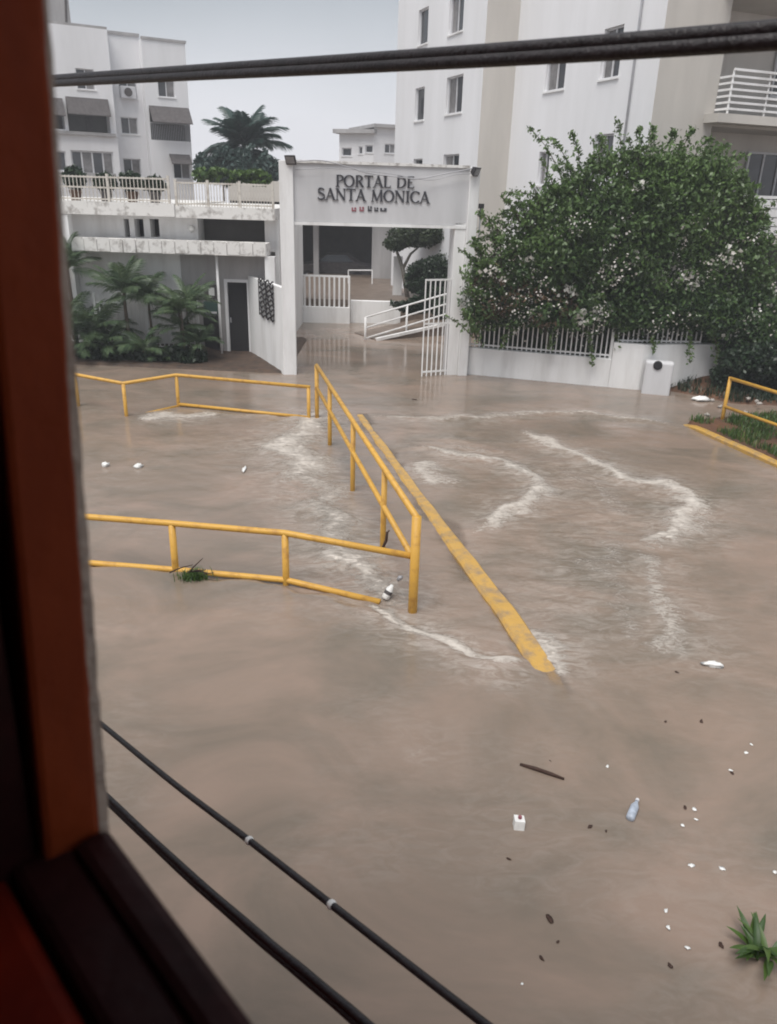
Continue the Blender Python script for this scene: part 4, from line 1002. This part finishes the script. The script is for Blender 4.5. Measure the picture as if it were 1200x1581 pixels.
def E(px, py, Y, rx, ry, rz): q = aty(px, py, Y); return ((q.x, q.y, q.z), (rx, ry, rz))

# ---- the flowering bush
bush = T('flowering_bush', 'huge sprawling green bush with white blossom over the boundary wall', 'bush', (7.0, 21.9, 0))
ells = [E(960,350,21.4,2.35,1.1,1.9), E(1060,345,21.5,1.85,1.0,1.85), E(880,375,21.4,1.7,1.05,1.45), E(825,425,21.6,1.75,1.0,1.30), E(770,465,21.7,1.05,.9,1.0), E(1010,440,21.4,2.4,1.1,1.4), E(1120,430,21.6,1.4,1.1,1.9), E(900,465,21.4,1.9,1.0,1.0), E(1160,500,21.3,1.2,1.0,1.0), E(1010,285,21.6,1.5,.9,1.0), E(800,500,22.5,1.9,.5,1.0), E(900,500,22.3,1.7,.5,1.0), E(1000,500,22.2,1.9,.5,1.0), E(1180,540,21.2,1.0,.8,.7)]
P, D = inside_points(ells, 150000, 3, .45)
keep = (clumpy(P, 2.3, .49, 4) | (rng.random(len(P)) < .22)) & (P[:,2] > .55) & (P[:,1] < 23.0)
# leave the fence partly open at the bottom
zlim = np.where((P[:,0] < 6.0) & (P[:,1] < 22.05), 1.22+.40*fbm(P[:,0]*2, P[:,1]*2, 3, 9), .8+.7*fbm(P[:,0]*1.5, P[:,1]*1.5, 3, 10)); keep &= P[:,2] > zlim
P = P[keep]
tint = np.clip(.12+.55*fbm(P[:,0]*1.3+9, P[:,2]*1.3+P[:,1], 3, 21)+.25*(rng.random(len(P))-.3)+.16*(P[:,2]-3.2)/2, 0, 1)  # leaves tinted paler with height, light from above put into the colour
Vs, Fs, Ts = [], [], []; off = 0
def push(V, Fq, t):
    global off
    Vs.append(V); Fs.append(Fq+off); Ts.append(t); off += len(V)
push(*leafcloud(P, .058, tint, .4, 2.1, 5))
hx = rng.random(26000); hp = np.stack([2.5+hx*8.2, np.interp(2.5+hx*8.2, [2.2,6.7,10.7], [22.1,20.9,21.6])+.35+.5*rng.random(26000), .5+1.9*rng.random(26000)], 1)
push(*leafcloud(hp, .075, .25*rng.random(26000), .4, 1.9, 8))
P, D = inside_points([E(1010,485,20.9,1.7,.4,.6), E(1080,490,20.7,1.2,.4,.65), E(850,480,21.3,1.6,.35,.55), E(760,490,21.6,.8,.3,.6)], 15000, 23, .3)
P = P[(P[:,2] > 1.28+.5*fbm(P[:,0]*2.5, P[:,1], 3, 24)) & clumpy(P, 2.3, .42, 25)]; push(*leafcloud(P, .058, .6*rng.random(len(P)), .4, 2.1, 26))
# arching shoots that break the outline
shoots = []
stems = MB()
def shoot(px0, py0, px1, py1, Y0, Y1, sag=.25, leaves=120, spread=.075):
    a = aty(px0, py0, Y0); b = aty(px1, py1, Y1); n = 9; pts = []
    for i in range(n):
        t = i/(n-1); p = a+(b-a)*t; p.z += sag*math.sin(math.pi*t)*(1 if b.z > a.z-.3 else .6); pts.append(p)
    stems.tube(pts, [.016*(1-.8*i/(n-1)) for i in range(n)], 5)
    for i in range(leaves):
        t = random.random()**.8; k = min(n-2, int(t*(n-1))); f_ = t*(n-1)-k; p = pts[k]+(pts[k+1]-pts[k])*f_
        s_ = spread*(1-.45*t); shoots.append((p.x+random.gauss(0,s_), p.y+random.gauss(0,s_), p.z+random.gauss(0,s_)))
for args in ((880,310,815,196,21.6,21.3),(890,300,850,215,21.6,21.4),(900,300,882,205,21.7,21.6),(930,290,925,210,21.8,21.7),(960,280,952,186,21.9,21.8),(985,260,985,200,21.9,21.9),(1000,260,1010,196,22,22),(1030,250,1040,205,22,22),(1045,260,1072,200,22,21.9),(1060,270,1100,215,22,21.9),(1080,270,1128,225,22,21.8),(1090,300,1150,240,21.9,21.7),(1100,320,1175,290,21.8,21.5),(1110,350,1185,325,21.7,21.4),(1120,330,1190,345,21.7,21.4),(850,330,775,300,21.5,21.2),(850,340,785,325,21.5,21.2),(830,360,760,335,21.4,21.1),(800,390,735,372,21.4,21.2),(780,430,722,425,21.4,21.2),(900,480,915,562,21.1,20.95),(860,480,850,540,21.2,21.1),(800,480,775,540,21.4,21.3),(940,470,955,540,21.1,21),(1000,480,1010,545,21,20.7),(1060,480,1065,560,21,20.6),(1100,500,1110,590,21,20.6),(1140,520,1150,600,21,20.6),(1160,500,1195,590,21,20.4)):
    shoot(*args)
for i in range(330):
    x = random.uniform(730,1170); yo = np.interp(x, [705,770,850,900,960,1060,1130,1160,1190], [440,350,285,255,240,235,265,320,430]); y = random.uniform(yo+10, yo+150); dx = (x-960)*.10+random.uniform(-22,22)
    shoot(x, y, x+dx, y-random.uniform(15,50), 21.2, 20.9+random.uniform(-.1,.3), .1, 46, .055)
SP = np.array(shoots); push(*leafcloud(SP, .055, np.clip(.45+.5*rng.random(len(SP)), 0, 1), .4, 2.0, 6))
nparr_mesh('crown', np.concatenate(Vs), np.concatenate(Fs), M_leaf, bush, {'tint': np.concatenate(Ts)})
st_ = O('stems', stems, M_bark, bush, True); st_['kind'] = 'stuff'
for i in range(7):
    x = 4.2+i*.85+random.uniform(-.2,.2); O('trunk', MB().tube([(x,22.0,.0),(x+random.uniform(-.2,.2),21.9,1.0),(x+random.uniform(-.5,.5),21.7,2.2),(x+random.uniform(-.8,.8),21.6,3.4)], [.07,.06,.045,.02], 7), M_bark, bush, True)
# blossom in loose clusters on the outside
P, D = inside_points(ells[:10], 16000, 13, .86); keep = (P[:,1] < 21.8) & (P[:,2] > 1.3) & (P[:,2] < 4.5) & clumpy(P, 1.7, .56, 15)
P = P[keep][:1700]; P[:,1] -= .10
nparr_mesh('blossom', *leafcloud(P, .06, rng.random(len(P)), .2, 1.1, 14)[:2], M_petal, bush, {'tint': np.repeat(rng.random(len(P)), 4)})
P, D = inside_points([E(775,450,21.45,.9,.6,.7), E(840,470,21.2,1.0,.5,.6), E(800,410,21.3,.8,.5,.5)], 5200, 17, .75); P = P[clumpy(P, 2.2, .5, 19) & (P[:,2] > 1.4)]
nparr_mesh('dry_twigs', *leafcloud(P, .045, rng.random(len(P)), .2, 3.0, 18)[:2], M_dry, bush, {'tint': np.repeat(rng.random(len(P)), 4)})
P2b = []
for (px, py, k) in ((900,490,26),(922,487,24),(935,478,16),(1060,430,26),(1075,440,22),(985,400,16),(1130,395,14),(985,285,8),(880,450,18),(1120,510,8),(1065,475,10),(760,420,14),(820,400,16)):
    q = aty(px, py, 20.75)
    for i in range(k): P2b.append((q.x+random.gauss(0,.11), q.y+random.gauss(0,.08), q.z+random.gauss(0,.10)))
P2b = np.array(P2b); nparr_mesh('blossom', *leafcloud(P2b, .11, np.ones(len(P2b)), .2, 1.1, 15)[:2], M_petal, bush, {'tint': np.repeat(.6+.4*rng.random(len(P2b)), 4)})

# ---- generic leafy tree / shrub
def leafy(name, label, cat, base, trunk, ells, n, size, mt, seed, bark=M_bark, thr=.40, shell=.35, group=None):
    r_ = T(name, label, cat, base, group); P, D = inside_points(ells, n, seed, shell); P = P[clumpy(P, 1.6/size*.1, thr, seed+2)]
    V, Fq, t = leafcloud(P, size, np.clip(rng.random(len(P))*.7+.3*fbm(P[:,0]*2, P[:,2]*2, 2, seed), 0, 1), .4, 1.7, seed)
    nparr_mesh('crown', V, Fq, mt, r_, {'tint': t})
    if trunk:
        tm = MB()
        for pts, rs in trunk: tm.tube(pts, rs, 8)
        O('trunk', tm, bark, r_, True)
    return r_
b0 = aty(620,440,33)
leafy('clipped_tree', 'clipped umbrella shaped tree in the courtyard behind the portal', 'tree', (b0.x+.3, 33, .5),
      [([(b0.x+.35,33,.4), aty(622,415,33), aty(612,385,33), aty(630,368,33)], [.10,.085,.06,.03]), ([aty(622,415,33), aty(634,392,33), aty(660,370,33)], [.07,.05,.02])],
      [E(645,362,33,1.25,1.0,.50), E(672,356,33,.9,1.0,.55), E(612,376,33,.5,.6,.30), E(660,345,33,1.0,.9,.5), E(690,350,33,.7,.8,.7)], 17000, .075, M_leafm, 41, M_barkpale, .36)
leafy('dark_shrub', 'rounded dark shrub under the clipped courtyard tree', 'shrub', (aty(660,450,31.8).x, 31.8, .3), None,
      [E(665,423,31.8,.9,.7,.65), E(645,436,31.8,.55,.6,.40), E(690,415,32,.6,.6,.85)], 15000, .07, M_leafd, 43, thr=.33)
leafy('ramp_shrub', 'low dark shrubs between the ramp railing and retaining wall', 'shrub', (aty(650,480,30).x, 30, .3), None,
      [E(640,470,30.2,.9,.4,.35), E(675,462,30.2,.9,.4,.45), E(690,480,29.6,.5,.4,.5)], 4500, .10, M_leafd, 44, thr=.33)

# ---- palms
def frond_mesh(name, L, droop, nl, lw, ll, seed, stiff=.5):
    r = random.Random(seed); V = []; Fq = []; ti = []
    N_ = 14; rach = []
    for i in range(N_+1):
        t = i/N_; x = L*(t-.12*t*t*droop); z = L*(.30*t-droop*.75*t*t); rach.append(Vector((x, 0, z)))
    def quad(a, b, c_, d, t_):
        k = len(V); V.extend([a, b, c_, d]); Fq.append((k, k+1, k+2, k+3)); ti.extend([t_]*4)
    for i in range(N_):
        a, b = rach[i], rach[i+1]; w_ = .018*L*(1-i/N_)+.004
        quad(a+Vector((0,w_,0)), a-Vector((0,w_,0)), b-Vector((0,w_*.9,0)), b+Vector((0,w_*.9,0)), .9)
    for k in range(nl):
        t = .14+.86*k/(nl-1); i = min(N_-1, int(t*N_)); f_ = t*N_-i; p = rach[i]+(rach[i+1]-rach[i])*f_; d = (rach[i+1]-rach[i]).normalized()
        ln = ll*(math.sin(math.pi*min(1, .12+.80*t))**.6)*(.85+.3*r.random())
        for s_ in (-1, 1):
            o_ = (d*.75+Vector((0, s_*1.0, 0))*(.9-.3*t)).normalized(); dn = Vector((0,0,-1))
            m_ = p+o_*ln*.5+dn*ln*.06; e_ = p+o_*ln*.92+dn*ln*(.30+.35*r.random())*(1-stiff*.5)
            wv = d*lw*.5; tt = r.random()
            quad(p-wv*.5, p+wv*.5, m_+wv, m_-wv, tt); quad(m_-wv, m_+wv, e_+wv*.15, e_-wv*.15, tt)
    me = bpy.data.meshes.new(name); me.from_pydata([tuple(v) for v in V], [], Fq); me.update()
    a = me.attributes.new('tint', 'FLOAT', 'POINT'); a.data.foreach_set('value', np.array(ti, np.float32)); return me
def palm(label, base, height, L, nf, mt, seed, trunk_r=.06, tilt=(15, 80), droop=.55, lean=(0,0), nl=26, lw=.035, ll=.42, stems=1, group=None, name='palm_tree', sc_=1.0, bark=M_bark):
    r = random.Random(seed); root = T(name, label, 'palm', base, group); base = Vector(base)
    meshes = []
    for k in range(3):
        me = frond_mesh('frond', L, droop*(.8+.25*k), nl, lw, ll, seed*10+k); me.materials.append(mt); meshes.append(me)
    for s_ in range(stems):
        if stems > 1: o_ = Vector((r.uniform(-.28,.28), r.uniform(-.2,.2), 0)); h = height*r.uniform(.45,1.0)
        else: o_ = Vector((0,0,0)); h = height
        top = Vector((lean[0]*h+o_.x*1.8, lean[1]*h+o_.y*1.6, h))
        pts = [base+o_, base+o_+(top-o_)*.4+Vector((.02,0,0)), base+o_+(top-o_)*.75, base+top]
        O('trunk', MB().tube(pts, [trunk_r*1.25, trunk_r, trunk_r*.9, trunk_r*.75], 8), bark, root, True)
        for k in range(nf):
            f_ = bpy.data.objects.new('frond', meshes[k % 3]); col.objects.link(f_); f_.parent = root; f_.location = top+Vector((0,0,r.uniform(-.08,.05)))
            el = math.radians(tilt[0]+(tilt[1]-tilt[0])*((k+.5)/nf)**1.0*r.uniform(.85,1.1))
            f_.rotation_euler = (r.uniform(-.3,.3), -(math.radians(78)-el), k*2.399+r.uniform(-.25,.25)); s2 = r.uniform(.8,1.1)*sc_; f_.scale = (s2, s2, s2)
def bx(px, py, Y): q = aty(px, py, Y); return q
b = bx(200,540,22.9); palm('slender small palm with bare trunk before the white gatehouse wall', (b.x, 22.9, .08), 1.8, 1.15, 15, M_palm, 3, .055, (0,75), .55)
b = bx(236,540,23.1); palm('small arching palm between slender palm and bushy palm', (b.x, 23.1, .1), 1.6, 1.1, 14, M_palm, 4, .04, (0,70), .75)
b = bx(285,540,22.8); palm('bushy clumping palm next to the notice boards', (b.x, 22.8, .08), 1.9, 1.0, 10, M_palm, 5, .025, (28,88), .42, stems=6, ll=.26, nl=30, lw=.026)
b = bx(128,545,22.7); palm('dense fan of palm fronds beside the window jamb', (b.x, 22.7, .08), .95, 1.4, 12, M_palm, 6, .04, (25,85), .42, stems=4)
b = bx(120,540,23.3); palm('taller palm behind the dense fronds at far left', (b.x, 23.3, .1), 2.35, 1.15, 15, M_palm, 7, .055, (0,80), .55)
b = bx(165,545,22.5); palm('low sprouting palm at the foot of the picket fence', (b.x, 22.5, .05), .4, .95, 12, M_palm, 8, .03, (15,80), .5)
b = bx(248,548,22.4); palm('tiny palm seedling with spiky leaves in the planting bed', (b.x, 22.4, .05), .10, .5, 9, M_palm, 9, .02, (10,80), .45, nl=16, ll=.22)
b = bx(305,545,22.7); palm('low fanning palm at the right end of the bed', (b.x, 22.7, .06), .45, .85, 11, M_palm, 14, .03, (15,75), .5)
b = bx(222,545,22.4); palm('short young palm in front of the slender palm trunk', (b.x, 22.4, .06), .3, .75, 10, M_palm, 15, .03, (15,80), .55)
for i, (px, py, rx, rz, lab) in enumerate(((150,545,.9,.28,'low dark undergrowth beneath the dense palm fronds'),(215,548,.8,.2,'low dark undergrowth around the slender palm foot'),(275,550,.8,.24,'low dark undergrowth under the bushy palm'))):
    leafy('undergrowth', lab, 'shrub', (bx(px,py,22.6).x, 22.6, .05), None, [((bx(px,py,22.6).x, 22.6, .22),(rx,.35,rz)), ((bx(px,py,22.6).x+.4, 22.4, .16),(rx*.6,.3,rz*.8))], 2600, .085, M_leafd, 130+i, thr=.36)
# far big palm
b = aty(378,240,44)
palm('large dark palm rising behind the roof terrace', (b.x, 44, -.3), aty(378,228,44).z+.3, 2.3, 40, M_palmfar, 11, .16, (4,135), .66, nl=44, lw=.085, ll=.8, name='royal_palm')
leafy('leafy_tree', 'dark leafy tree crown below the large palm', 'tree', (aty(380,300,42).x, 42, 0), [([(aty(380,300,42).x,42,-.3), aty(380,270,42)], [.2,.12])],
      [E(375,262,42,1.5,1.3,.9), E(350,258,42,.9,1.2,.9), E(408,262,42,.8,1.0,.95), E(325,264,42.5,.8,1.0,.6), E(392,248,42,.6,.8,.7), E(312,258,43,.4,.6,.7)], 15000, .12, M_palmfar, 61, thr=.43)
leafy('yellowish_shrub', 'yellow green hedge just behind the terrace railing', 'shrub', (aty(345,290,33).x, 33, 3.2), [([(aty(345,290,33).x,33,3.0), aty(345,285,33)], [.05,.03])],
      [E(330,273,33,.8,.5,.35), E(365,275,33,.9,.5,.30), E(395,275,33,.6,.5,.3)], 4500, .12, M_grass, 62, thr=.36)
# planters on the left terrace
for i, (px, hh, lab) in enumerate(((118,.55,'leafy potted plant at the far left end of the terrace'),(165,.4,'wide potted plant midway along the left terrace railing'),(205,.45,'potted plant behind the white bars near the small windows'),(240,.35,'potted plant beside the step in the terrace slab'))):
    q = aty(px, 310, 24.6); r_ = T('potted_plant', lab, 'plant', (q.x, 24.6, tl1), 'potted plants on the terrace')
    O('pot', MB().tube([(q.x,24.6,tl1+.002),(q.x,24.6,tl1+.26),(q.x,24.6,tl1+.30)], [.13,.18,.17], 12), M_awn if i % 2 else M_redsoil, r_, True)
    P, D = inside_points([((q.x,24.6,tl1+.30+hh*.55),(.34,.25,hh*.6))], 500, 70+i, .2); V, Fq, t = leafcloud(P, .10, rng.random(len(P)), .4, 1.8, 70+i); nparr_mesh('foliage', V, Fq, M_leafd, r_, {'tint': t})

# ---- grass and weeds on the verge
def blades(name, pts, h, wd, mt, seed, parent=None, spread=.6):
    r = np.random.default_rng(seed); n = len(pts); P = np.array(pts); a = r.random(n)*6.283; le = h*(.5+.8*r.random(n)); ln = spread*r.random(n)
    dx = np.cos(a)*ln*le; dy = np.sin(a)*ln*le; wx = -np.sin(a)*wd; wy = np.cos(a)*wd
    z0 = P[:,2]; mid = np.stack([P[:,0]+dx*.4, P[:,1]+dy*.4, z0+le*.62], 1); tip = np.stack([P[:,0]+dx, P[:,1]+dy, z0+le*(1-.35*ln)], 1); W_ = np.stack([wx, wy, wx*0], 1)
    V = np.stack([P-W_, P+W_, mid+W_*.8, mid-W_*.8, tip+W_*.12, tip-W_*.12], 1).reshape(-1,3); b = np.arange(n)*6
    Fq = np.concatenate([np.stack([b,b+1,b+2,b+3],1), np.stack([b+3,b+2,b+4,b+5],1)]); return nparr_mesh(name, V, Fq, mt, parent, {'tint': np.repeat(r.random(n), 6)})
gp = []
nrm = Vector((-idir.y, idir.x)); nrm = nrm if nrm.x > 0 else -nrm
while len(gp) < 9000:
    al_q = random.uniform(.0, 6.5); d = random.uniform(.14, 3.0); p = I0+idir*al_q+nrm*d
    dens = float(fbm(np.array([p.x*1.6]), np.array([p.y*1.6]), 3, 99)[0])
    if dens+random.uniform(-.1,.1) > .47: gp.append((p.x, p.y, float(island_h(np.array([p.x]), np.array([p.y]))[0])-.01))
go = blades('grass', gp, .16, .009, M_grass, 101); go['kind'] = 'stuff'; tag(go, 'wet green grass on the verge at the right edge', 'grass')

gp = []
while len(gp) < 6500:
    x = random.uniform(7.3, 12.5); y = random.uniform(18.6, 22.0); h_ = float(bank_h(np.array([x]), np.array([y]))[0])
    if h_ > .03 and float(fbm(np.array([x*1.3]), np.array([y*1.3]), 3, 97)[0])+random.uniform(-.12,.12) > .42: gp.append((x, y, h_-.01))
go = blades('weeds', gp, .20, .012, M_leafd, 102, None, .9); go['kind'] = 'stuff'; tag(go, 'dark low weeds covering the earth bank under the bush', 'weeds')
leafy('bank_shrub', 'low dark shrub on the earth bank behind the right hand railing', 'shrub', (aty(1165,570,20).x, 20.2, .2), None, [E(1150,560,20.4,.7,.6,.42), E(1190,560,20.2,.8,.6,.5), E(1120,578,20.6,.4,.4,.25)], 6000, .07, M_leafd, 140, thr=.40)
# ================================================================ FLOATING DEBRIS
def blob(c_, rx, ry, rz, rot, mt, name, label, cat, group=None, seed=0, flat=False):
    r = random.Random(seed); mbq = MB(); nu, nv = 10, 6
    for j in range(nv+1):
        ph = math.pi*j/nv
        for i in range(nu):
            th = 2*math.pi*i/nu; k = 1+.9*(r.random()-.5)
            x = rx*math.sin(ph)*math.cos(th)*k; y = ry*math.sin(ph)*math.sin(th)*k; z = rz*math.cos(ph)*k
            mbq.v.append((c_.x+x*math.cos(rot)-y*math.sin(rot), c_.y+x*math.sin(rot)+y*math.cos(rot), c_.z+z))
    for j in range(nv):
        for i in range(nu): mbq.f.append((j*nu+i, (j+1)*nu+i, (j+1)*nu+(i+1) % nu, j*nu+(i+1) % nu))
    return tag(O(name, mbq, mt, None, not flat, 0, tuple(c_)), label, cat, group)
def zoff(p, z): return Vector((p.x, p.y, z))
# white scraps
scr = [(1152,1163,6),(1128,1190,6),(1072,1250,7),(1075,1266,5),(1054,1275,6),(1067,1337,8),(1115,1342,8),(1028,1407,7),(1032,1433,7),(1061,1464,7),(938,1184,6),(1196,1347,6),(1160,1150,5),(806,1520,4)]
for i, (x, y, s) in enumerate(scr):
    p = atz(x, y); k = s/1193*math.dist(p, EYE)*.42
    blob(zoff(p, .006), k*1.2, k*.8, k*.22, random.random()*3, M_litter, 'litter_scrap', 'tiny pale scrap of litter afloat on the brown water lower right', 'litter', 'tiny pale scraps afloat lower right', i)
drk = [(1083,1114,7),(1028,1115,5),(850,1176,5),(911,1277,8),(936,1284,5),(849,1419,12),(836,1480,8),(861,1455,5),(1113,1460,9),(1035,1492,8),(786,1327,6),(1058,1247,6),(1130,1194,7),(1045,1038,6),(985,905,9),(640,617,8)]
for i, (x, y, s) in enumerate(drk):
    p = atz(x, y); k = s/1193*math.dist(p, EYE)*.42
    blob(zoff(p, .006), k*1.3, k*.7, k*.18, random.random()*3, M_twig, 'floating_leaf', 'small dark dead leaf floating on open brown water', 'leaf', 'small dark leaves afloat', 40+i)
p = atz(1100,1028); blob(zoff(p, .02), .10, .045, .03, -.25, M_litter, 'plastic_bag', 'flat white plastic scrap right of the drowned kerb end', 'litter', None, 3)
p = atz(1080,619); blob(zoff(p, .05), .20, .10, .07, 0, M_litter, 'plastic_bag', 'white bag beside the bank below the meter box', 'litter', None, 5)
p = atz(1062,601); blob(zoff(p, .10), .16, .08, .05, .1, M_barkpale, 'plastic_bag', 'dull pale bag on the dark bank nearest the meter box', 'litter', None, 6)
for i, (x, y) in enumerate(((1100,618),(1112,628),(1092,640),(1085,650),(1168,622),(1155,618),(1172,626),(1150,640))):
    p = atz(x, y, .10 if x > 1120 else .03); blob(zoff(p, .15 if x > 1120 else .035), .07, .05, .035, i, M_petal, 'litter_scrap', 'small pale litter scrap strewn near the right hand railing', 'litter', 'pale litter near right railing', 80+i)
for i, (x, y, lab) in enumerate(((163,720,'white foam cup piece floating nearest the window jamb'),(214,722,'white foam cup piece floating second from the window jamb'),(377,727,'thin white scrap drifting left of the long railing'))):
    p = atz(x, y); blob(zoff(p, .03), .075 if i < 2 else .16, .05 if i < 2 else .03, .05 if i < 2 else .015, i*.8, M_litter, 'foam_piece', lab, 'litter', None, 95+i)
# stick
a_, b_ = atz(803,1183), atz(871,1205)
tag(O('floating_stick', MB().tube([zoff(a_,.02), zoff(a_+(b_-a_)*.35,.028), zoff(a_+(b_-a_)*.7,.024), zoff(b_,.016)], [.014,.018,.017,.011], 8), M_twig, None, True, 0, tuple(a_)), 'dark straight stick floating in front of the drowned kerb', 'stick')
# white carton, standing in the water
p = atz(800,1280); ct = T('milk_carton', 'small white carton bobbing upright below the floating stick', 'carton', tuple(p))
q = .042; O('body', MB().hexa([(p.x-q,p.y-q*.8,-.06),(p.x+q,p.y-q,-.06),(p.x+q,p.y+q*.8,-.06),(p.x-q,p.y+q,-.06),(p.x-q+.01,p.y-q*.8+.03,.085),(p.x+q+.01,p.y-q+.03,.085),(p.x+q+.01,p.y+q*.8+.03,.085),(p.x-q+.01,p.y+q+.03,.085)]), M_litter, ct, bevel=.004)
O('cap', MB().tube([(p.x+.012,p.y+.03,.086),(p.x+.013,p.y+.033,.105)], .016, 10), M_red, ct)
# plastic bottle
a_, b_ = atz(972,1268), atz(984,1238); d = (b_-a_)
bt = T('plastic_bottle', 'clear bluish plastic bottle floating right of the white carton', 'bottle', tuple(a_))
O('body', MB().tube([zoff(a_,.02), zoff(a_+d*.05,.02), zoff(a_+d*.62,.024), zoff(a_+d*.82,.026), zoff(a_+d*.9,.026)], [.02,.036,.036,.016,.014], 12), M_clearp, bt, True)
O('cap', MB().tube([zoff(a_+d*.905,.026), zoff(a_+d,.027)], .016, 10), M_frame, bt)
# drifting leafy plant, bottom right
p = atz(1172,1475); dp = T('drifting_plant', 'drifting clump of long green leaves at the lower right', 'plant', tuple(p))
me = None
for k in range(24):
    az = random.uniform(0, 6.28); el = random.uniform(.7, 1.4); ln = random.uniform(.2,.34); mbq = MB(); pts = []
    for i in range(6):
        t = i/5; pts.append(Vector((p.x+random.uniform(-.002,.002)+.05*math.cos(k*2.1)+math.cos(az)*ln*t*math.cos(el*(1-.5*t)), p.y+.04*math.sin(k*1.7)+math.sin(az)*ln*t*math.cos(el*(1-.5*t)), .0+ln*t*math.sin(el)*(1-.42*t))))
    sd_ = Vector((-math.sin(az), math.cos(az), 0)); vv = []
    for i, q in enumerate(pts):
        wv = .024*math.sin(math.pi*(.12+.86*i/5)); vv += [q+sd_*wv, q-Vector((0,0,wv*.5)), q-sd_*wv]
    ff = [(i*3+k2, i*3+k2+1, i*3+4+k2, i*3+3+k2) for i in range(5) for k2 in range(2)]
    mbq.add(vv, ff); o_ = O('leaf', mbq, M_grass, dp, True); at_ = o_.data.attributes.new('tint','FLOAT','POINT'); at_.data.foreach_set('value', np.full(len(vv), random.uniform(.1,1), np.float32))
# weeds and twigs caught on the near railing
p = atz(300,900); wd0 = T('caught_weeds', 'green weeds and bent twigs snagged on the near railing', 'weeds', tuple(p))
pts = [(p.x+(.11*math.cos(k_*2.4)*(k_%5)/4+random.gauss(0,.055)), p.y+.05*math.sin(k_*1.9)+random.gauss(0,.04), .04+random.uniform(-.03,.02)) for k_ in range(600)]
blades('weed_leaves', pts, .13, .006, M_grass, 121, wd0, 1.0)
for (xa,ya,xb,yb,za_,zb_) in ((285,892,313,862,.04,.22),(270,898,330,884,.03,.10),(290,884,318,880,.12,.13),(300,882,322,886,.12,.07),(262,884,298,872,.06,.16)):
    q0 = aty(xa,ya,p.y+.02); q1 = aty(xb,yb,p.y-.02); O('twig', MB().tube([q0, (q0+q1)/2+Vector((0,0,.015)), q1], [.012,.009,.005], 6), M_twig, wd0, True)
# dark rag on the long railing and the snagged rubbish at the end post
q0 = aty(598,822,9.0); q1 = aty(590,848,9.0)
tag(O('snagged_branch', MB().tube([q0+Vector((.03,0,.03)), q0, (q0+q1)/2+Vector((.02,0,0)), q1, q1+Vector((-.05,0,-.05))], [.008,.016,.02,.017,.008], 7), M_twig, None, True, 0, tuple(q1)), 'dark reddish branch snagged on the long railing', 'branch')
p = atz(600,925); rb_ = T('snagged_litter', 'white bottle and grey scrap snagged at the railing end post', 'litter', tuple(p))
q0 = zoff(atz(594,928),.03); q1 = aty(606,903,q0.y+.05)
O('bottle_body', MB().tube([q0, q0+(q1-q0)*.1, q0+(q1-q0)*.65, q0+(q1-q0)*.85, q1], [.03,.05,.05,.03,.02], 12), M_litter, rb_, True)
O('bottle_label', MB().tube([q0+(q1-q0)*.35, q0+(q1-q0)*.58], .052, 12, False), M_awn, rb_, True)
q = aty(614,896,q0.y+.1); q2 = aty(622,890,q0.y+.1)
O('grey_scrap', MB().tube([q, (q+q2)/2+Vector((0,0,.01)), q2], [.02,.035,.012], 8), M_alu, rb_, True)

# ================================================================ RAIN HAZE
hz = bpy.data.materials.new('rain_haze'); hz.use_nodes = True; t = hz.node_tree; t.nodes.remove(t.nodes['Principled BSDF'])
pv = t.nodes.new('ShaderNodeVolumePrincipled'); pv.inputs['Color'].default_value = (.90, .92, .97, 1); pv.inputs['Density'].default_value = .0021
t.links.new(pv.outputs[0], t.nodes['Material Output'].inputs['Volume'])
ho = O('haze', MB().box(-142, 142, -42, 172, -1.8, 19.0), hz); ho['kind'] = 'stuff'; tag(ho, 'thin pale rain haze filling the air of the whole scene', 'haze')
